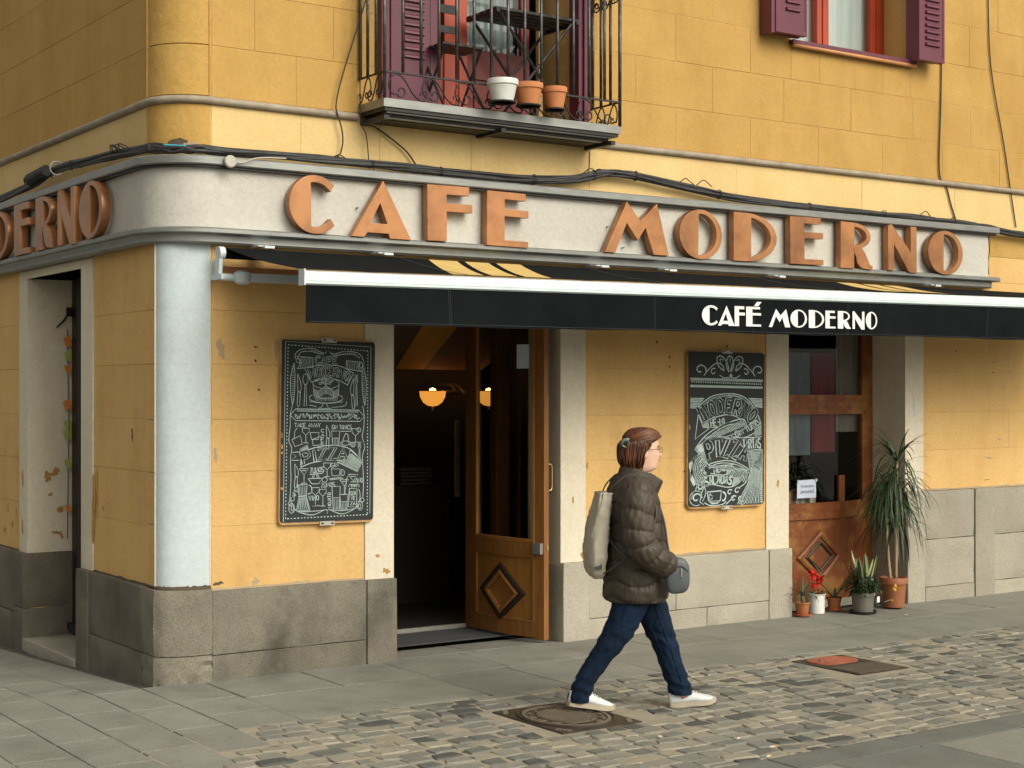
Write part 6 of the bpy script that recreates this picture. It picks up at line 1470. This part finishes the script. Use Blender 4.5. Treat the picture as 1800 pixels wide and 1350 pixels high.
# spectacles
m = MB(); 
for s in (-1,1): m.tube([(.118+.004*math.cos(a), s*(.033+.021*math.cos(a)), 1.515+.016*math.sin(a)) for a in np.linspace(0,2*math.pi,17)], .0016, 5, cap=False)
m.tube([(.121,-.012,1.517),(.124,0,1.519),(.121,.012,1.517)], .0016, 5)
for s in (-1,1): m.tube([(.117,s*.054,1.520),(.09,s*.078,1.521),(.01,s*.083,1.516)], .0016, 5)
m.build('spectacles', 'frame', PER, smooth=True)
# --- jacket
TOR = [(.635,-.028,.186,.205),(.70,-.030,.186,.212),(.80,-.026,.187,.212),(.90,-.022,.184,.205),(1.0,-.024,.176,.200),(1.10,-.034,.166,.202),(1.20,-.046,.154,.206),(1.26,-.052,.143,.204),(1.31,-.052,.125,.180),(1.35,-.040,.104,.130),(1.375,-.028,.088,.098)]
m = MB(); rings = []; n = 110
for z in np.linspace(.638, 1.375, 150):
    cx, rx, ry = smooth_tab(TOR, z, .02); ring = []
    for k in range(n):
        a = 2*math.pi*k/n; c, s = math.cos(a), math.sin(a)
        ph = (z+.022*math.cos(a*4+.6)+.012*nz(c*2,s*2,z*3))/.108
        d_ = abs(ph-round(ph))*.108; q = (.0135*(1-math.exp(-d_/.012))-.010+.0035*math.sin(a*46+round(ph)*2)*math.exp(-d_/.016)) if z < 1.31 else 0
        seam = -.007*math.exp(-((abs(math.degrees(a)-360 if a > math.pi else math.degrees(a))-62)/3.5)**2)
        wr = .005*nz(c*4, s*4, z*12)+.004*nz(c*10,s*10,z*26)
        r_ = q+seam+wr-.010*max(0,(.66-z)/.025)
        e = 2/2.25
        ring.append((cx+(rx+r_)*math.copysign(abs(c)**e,c), (ry+r_)*math.copysign(abs(s)**e,s), z))
    rings.append(ring)
m.rings(rings)
def sleeve(m, P, R, sy):
    P = [Vector(p) for p in P]; N = 132; pts = smooth_path(P, N//(len(P)-1)); k = len(pts); rings = []; nr = None
    for i, p in enumerate(pts):
        t = i/(k-1); d = (pts[min(i+1,k-1)]-pts[max(i-1,0)]).normalized()
        u = Vector((0,1,0)); u = (u-d*u.dot(d)).normalized(); v = d.cross(u)
        r0 = float(np.interp(t, np.linspace(0,1,len(R)), R)); ring = []
        for j in range(44):
            a = 2*math.pi*j/44; ph = (t*.70+.016*math.cos(a+1)+.01*nz(math.cos(a),math.sin(a),t*5))/.088
            d_ = abs(ph-round(ph))*.088; r_ = r0+.0125*(1-math.exp(-d_/.011))-.010+.003*math.sin(a*16+round(ph)*2)*math.exp(-d_/.014)+.006*nz(math.cos(a)*4,math.sin(a)*4,t*18)
            ring.append(p+u*r_*math.cos(a)+v*r_*math.sin(a))
        rings.append(ring)
    m.rings(rings)
for sy in (-1,1):
    sleeve(m, [(-.055,sy*.150,1.315),(-.060,sy*.215,1.24),(-.066,sy*.255,1.10),(-.052,sy*.272,.985),(.02,sy*.262,.915),(.100,sy*.215,.868),(.135,sy*.165,.845)], [.086,.098,.092,.088,.086,.078,.060], sy)
# collar
rings = []
for (zb, zf, rx, ry, cx) in ((1.315,1.290,.118,.128,-.030),(1.36,1.325,.112,.112,-.024),(1.40,1.345,.108,.102,-.016),(1.428,1.362,.105,.097,-.010),(1.436,1.366,.096,.088,-.008),(1.420,1.355,.086,.078,-.010),(1.36,1.32,.080,.074,-.02)):
    ring = []
    for k in range(40):
        a = 2*math.pi*k/40; c = math.cos(a); f = (1+c)/2; z = zb+(zf-zb)*f
        b = .004*nz(c*4, math.sin(a)*4, zb*14); ring.append((cx+(rx+b)*c, (ry+b)*math.sin(a), z))
    rings.append(ring)
m.rings(rings)
m.add([(.045,-.085,1.385),(.120,-.060,1.340),(.128,-.050,1.330),(.088,-.060,1.245),(.045,-.10,1.265),(.045,-.055,1.385),(.120,-.040,1.340),(.128,-.034,1.330),(.088,-.035,1.245),(.045,-.060,1.265)], [(0,1,2,3,4),(9,8,7,6,5),(0,5,6,1),(1,6,7,2),(2,7,8,3),(3,8,9,4),(4,9,5,0)])
obj('jacket', remesh(m, .0048, 1, .4), 'jacket', PER)
MB().tube(smooth_path([(.062,-.078,1.24),(.100,-.092,1.10),(.135,-.095,.95),(.145,-.10,.80),(.140,-.10,.66)],6), .005, 6).build('zip_line', 'strap', PER)
# --- jeans
LEG_R = [(.80,-.035,-.045,.135,.13),(.70,-.055,-.070,.125,.105),(.63,-.070,-.076,.112,.098),(.533,-.108,-.080,.100,.092),(.42,-.168,-.080,.094,.082),(.32,-.244,-.076,.077,.074),(.22,-.318,-.070,.067,.068),(.15,-.354,-.064,.065,.066),(.085,-.372,-.060,.066,.066),(.062,-.374,-.060,.066,.066)]
LEG_L = [(.80,-.01,.045,.135,.13),(.70,.035,.060,.118,.105),(.63,.066,.066,.100,.098),(.533,.094,.066,.096,.092),(.42,.140,.060,.084,.080),(.29,.184,.048,.070,.072),(.20,.214,.040,.068,.068),(.113,.246,.034,.068,.067),(.075,.252,.032,.068,.067)]
m = MB()
for T, s in ((LEG_R,1),(LEG_L,2)):
    rings = []; zs = np.linspace(min(t[0] for t in T), .80, 90)
    for z in zs:
        cx, cy, rx, ry = smooth_tab(T, z, .02); ring = []
        for k in range(30):
            a = 2*math.pi*k/30; c, q = math.cos(a), math.sin(a)
            w_ = .007*(1-abs(nz(c*1.8+s, q*1.8, z*9)))**5*1.2-.004+.006*(1-abs(nz(c*2.2+s+5, q*2.2, z*14+c*2)))**7+.004*nz(c*2.4+s, q*2.4, z*11)+.004*nz(c*5, q*5+s, z*24)+(.006*math.sin(z*95+c*2)*max(0,1-abs(z-.14)/.08))+(.005*math.sin(z*70+c*3)*max(0,1-abs(z-.42)/.09))
            ring.append((cx+(rx+w_)*c, cy+(ry+w_)*q, z))
        rings.append(ring)
    m.rings(rings)
obj('jeans', remesh(m, .006, 1, .4), 'jeans', PER)
MB().tube([(cx+.012, cy-ry*1.02, z) for z in np.linspace(.12,.62,14) for cx,cy,rx,ry in [itp(LEG_L, z)]], .003, 5).build('side_seam', 'jeans', PER)
# --- shoes
def shoe(x, y, z, pitch, yaw, mark=True):
    rt = Matrix.Translation((x,y,z)) @ Matrix.Scale(1.07,4) @ Matrix.Rotation(yaw,4,'Z') @ Matrix.Rotation(pitch,4,'Y')
    ST = [(-.098,.016,.050,.02),(-.092,.028,.078,.03),(-.075,.034,.092,.03),(-.045,.036,.092,.03),(-.01,.037,.086,.03),(.03,.041,.078,.03),(.07,.045,.062,.03),(.105,.046,.052,.03),(.135,.040,.044,.03),(.155,.028,.036,.03),(.163,.012,.026,.02)]
    m = MB(); rings = []
    for xx, hw, tp, _ in ST:
        zb = .018; h = tp-zb; cz = zb+h*.38; ring = []
        for k in range(20):
            a = 2*math.pi*k/20; c, s = math.cos(a), math.sin(a); up = s > 0
            yy_ = hw*math.copysign(abs(c)**.75, c)*(1-.38*max(0,s)**1.4*(tp > .06)); zz = cz+(h*.62 if up else h*.38)*math.copysign(abs(s)**.8, s)
            ring.append((xx, yy_, zz))
        rings.append(ring)
    m.rings(rings); me = m.mesh('shoe', True); me.transform(rt); sh = obj('shoe', me, 'shoe', PER)
    out = []
    for xx, hw in [(-.100,.010),(-.092,.032),(-.07,.040),(-.03,.041),(.02,.042),(.07,.049),(.11,.049),(.14,.042),(.160,.027),(.168,.010)]: out.append((xx,hw))
    P = [(a,b) for a,b in out]+[(a,-b) for a,b in out[::-1]]; up = lambda a: .014*max(0,(a-.10)/.068)**2
    k = len(P); m = MB().add([(a,b,up(a)) for a,b in P]+[(a*1.0,b*.97,.026+up(a)*.8) for a,b in P], [tuple(range(k-1,-1,-1)), tuple(range(k,2*k))]+[(i,(i+1)%k,(i+1)%k+k,i+k) for i in range(k)])
    me = m.mesh('sole', 40); me.transform(rt); obj('sole', me, 'sole', sh)
    m = MB()
    for xx in (.025,.042,.058,.074): m.tube([(xx,-.022,.080-(xx-.025)*.5),(xx+.004,0,.086-(xx-.025)*.5),(xx,.022,.080-(xx-.025)*.5)], .003, 5)
    me = m.mesh('laces', True); me.transform(rt); obj('laces', me, 'whitep', sh)
    m = MB().tube([(-.03,-.0365,.060),(-.026,-.0395,.051),(-.012,-.0385,.053),(.008,-.0395,.057)], [.002,.0045,.003,.001], 6); me = m.mesh('mark', True); me.transform(rt); obj('side_mark', me, 'redmark', sh)
    m = MB().rings([[(xx+.040*math.cos(a), .030*math.sin(a), zz) for a in np.linspace(0,2*math.pi,14)[:-1]] for xx,zz in ((-.040,.075),(-.044,.11),(-.042,.15))]); me = m.mesh('sock', True); me.transform(rt); obj('sock', me, 'sock', PER)
shoe(-.340,-.062,.032, rad(9), rad(3)); shoe(.285,.030,.006, rad(-4.5), rad(-3))
# --- drawstring rucksack and cross-body bag
bg = thing('rucksack', 'khaki drawstring rucksack on the back of the walking woman', 'rucksack', (2.012,-2.264,0), rad(-27))
rings = []
for z in np.linspace(.775,1.27,60):
    cx, rx, ry = smooth_tab([(.775,-.262,.022,.085),(.80,-.266,.040,.115),(.86,-.272,.050,.140),(.95,-.268,.054,.150),(1.05,-.256,.052,.148),(1.15,-.240,.047,.135),(1.22,-.226,.038,.110),(1.255,-.218,.034,.090),(1.27,-.216,.036,.092)], z, .012); ring = []
    for k in range(40):
        a = 2*math.pi*k/40; c, s = math.cos(a), math.sin(a); w_ = .010*(1-abs(nz(c*1.4,s*1.4,z*6+s*2)))**5+.006*nz(c*2,s*2,z*5)+(.010*math.sin(a*13)*max(0,(z-1.18)/.09))
        e = .55; ring.append((cx+(rx+w_)*math.copysign(abs(c)**e,c), (ry+w_)*math.copysign(abs(s)**e,s)-.01, z))
    rings.append(ring)
MB().rings(rings).build('sack', 'bag', bg, smooth=True)
for s in (-1,1): MB().tube(smooth_path([(-.215,s*.07,1.25),(-.17,s*.12,1.32),(-.08,s*.13,1.375),(.03,s*.15,1.30),(.05,s*.19,1.12),(-.05,s*.222,.98),(-.20,s*.16,.84),(-.255,s*.10,.80)],5), .0045, 6).build('cord', 'strap', bg, smooth=True)
MB().box(-.298,-.255,-.152,-.146,.835,.875).build('label_patch', 'strap', bg)
MB().box(-.318,-.300,-.12,-.05,.855,.875).build('red_tab', 'redmark', bg)
hb = thing('shoulder_bag', 'small grey shoulder bag at the hip of the walking woman', 'bag', (2.012,-2.264,0), rad(-27))
m = MB(); rings = []
for t in np.linspace(-1,1,22):
    sc = (1-abs(t)**3.2)**(1/3.2) if abs(t) < 1 else 0; ring = []
    for k in range(32):
        a = 2*math.pi*k/32; c, s = math.cos(a), math.sin(a); e = .6
        x = .070*max(sc,.05)*math.copysign(abs(c)**e,c); z = .104*max(sc,.05)*math.copysign(abs(s)**e,s)
        ring.append((.168+x-.10*(z)*.25, -.232+.036*t, .805+z*(1-.10*c)))
    rings.append(ring)
MB().rings(rings).build('bag_body', 'bag2', hb, smooth=True)
MB().tube(smooth_path([(.112,-.266,.83),(.14,-.272,.855),(.185,-.271,.86),(.222,-.262,.83)],5), .0035, 6).build('zip', 'strap', hb, smooth=True)
MB().box(.178,.186,-.274,-.268,.80,.85).build('zip_pull', 'steel', hb)
MB().tube(smooth_path([(.125,-.235,.905),(.118,-.20,.98),(.11,-.13,1.12),(.07,-.04,1.27),(.0,.09,1.36),(-.1,.13,1.34),(-.19,.05,1.15),(-.19,-.12,.98),(-.05,-.23,.88),(.09,-.250,.885)],6), .007, 6).build('strap', 'strap', hb, smooth=True)
MB().tube([(.105+.012*math.cos(a),-.258,.895+.012*math.sin(a)) for a in np.linspace(0,2*math.pi,12)], .003, 5).build('strap_ring', 'steel', hb)
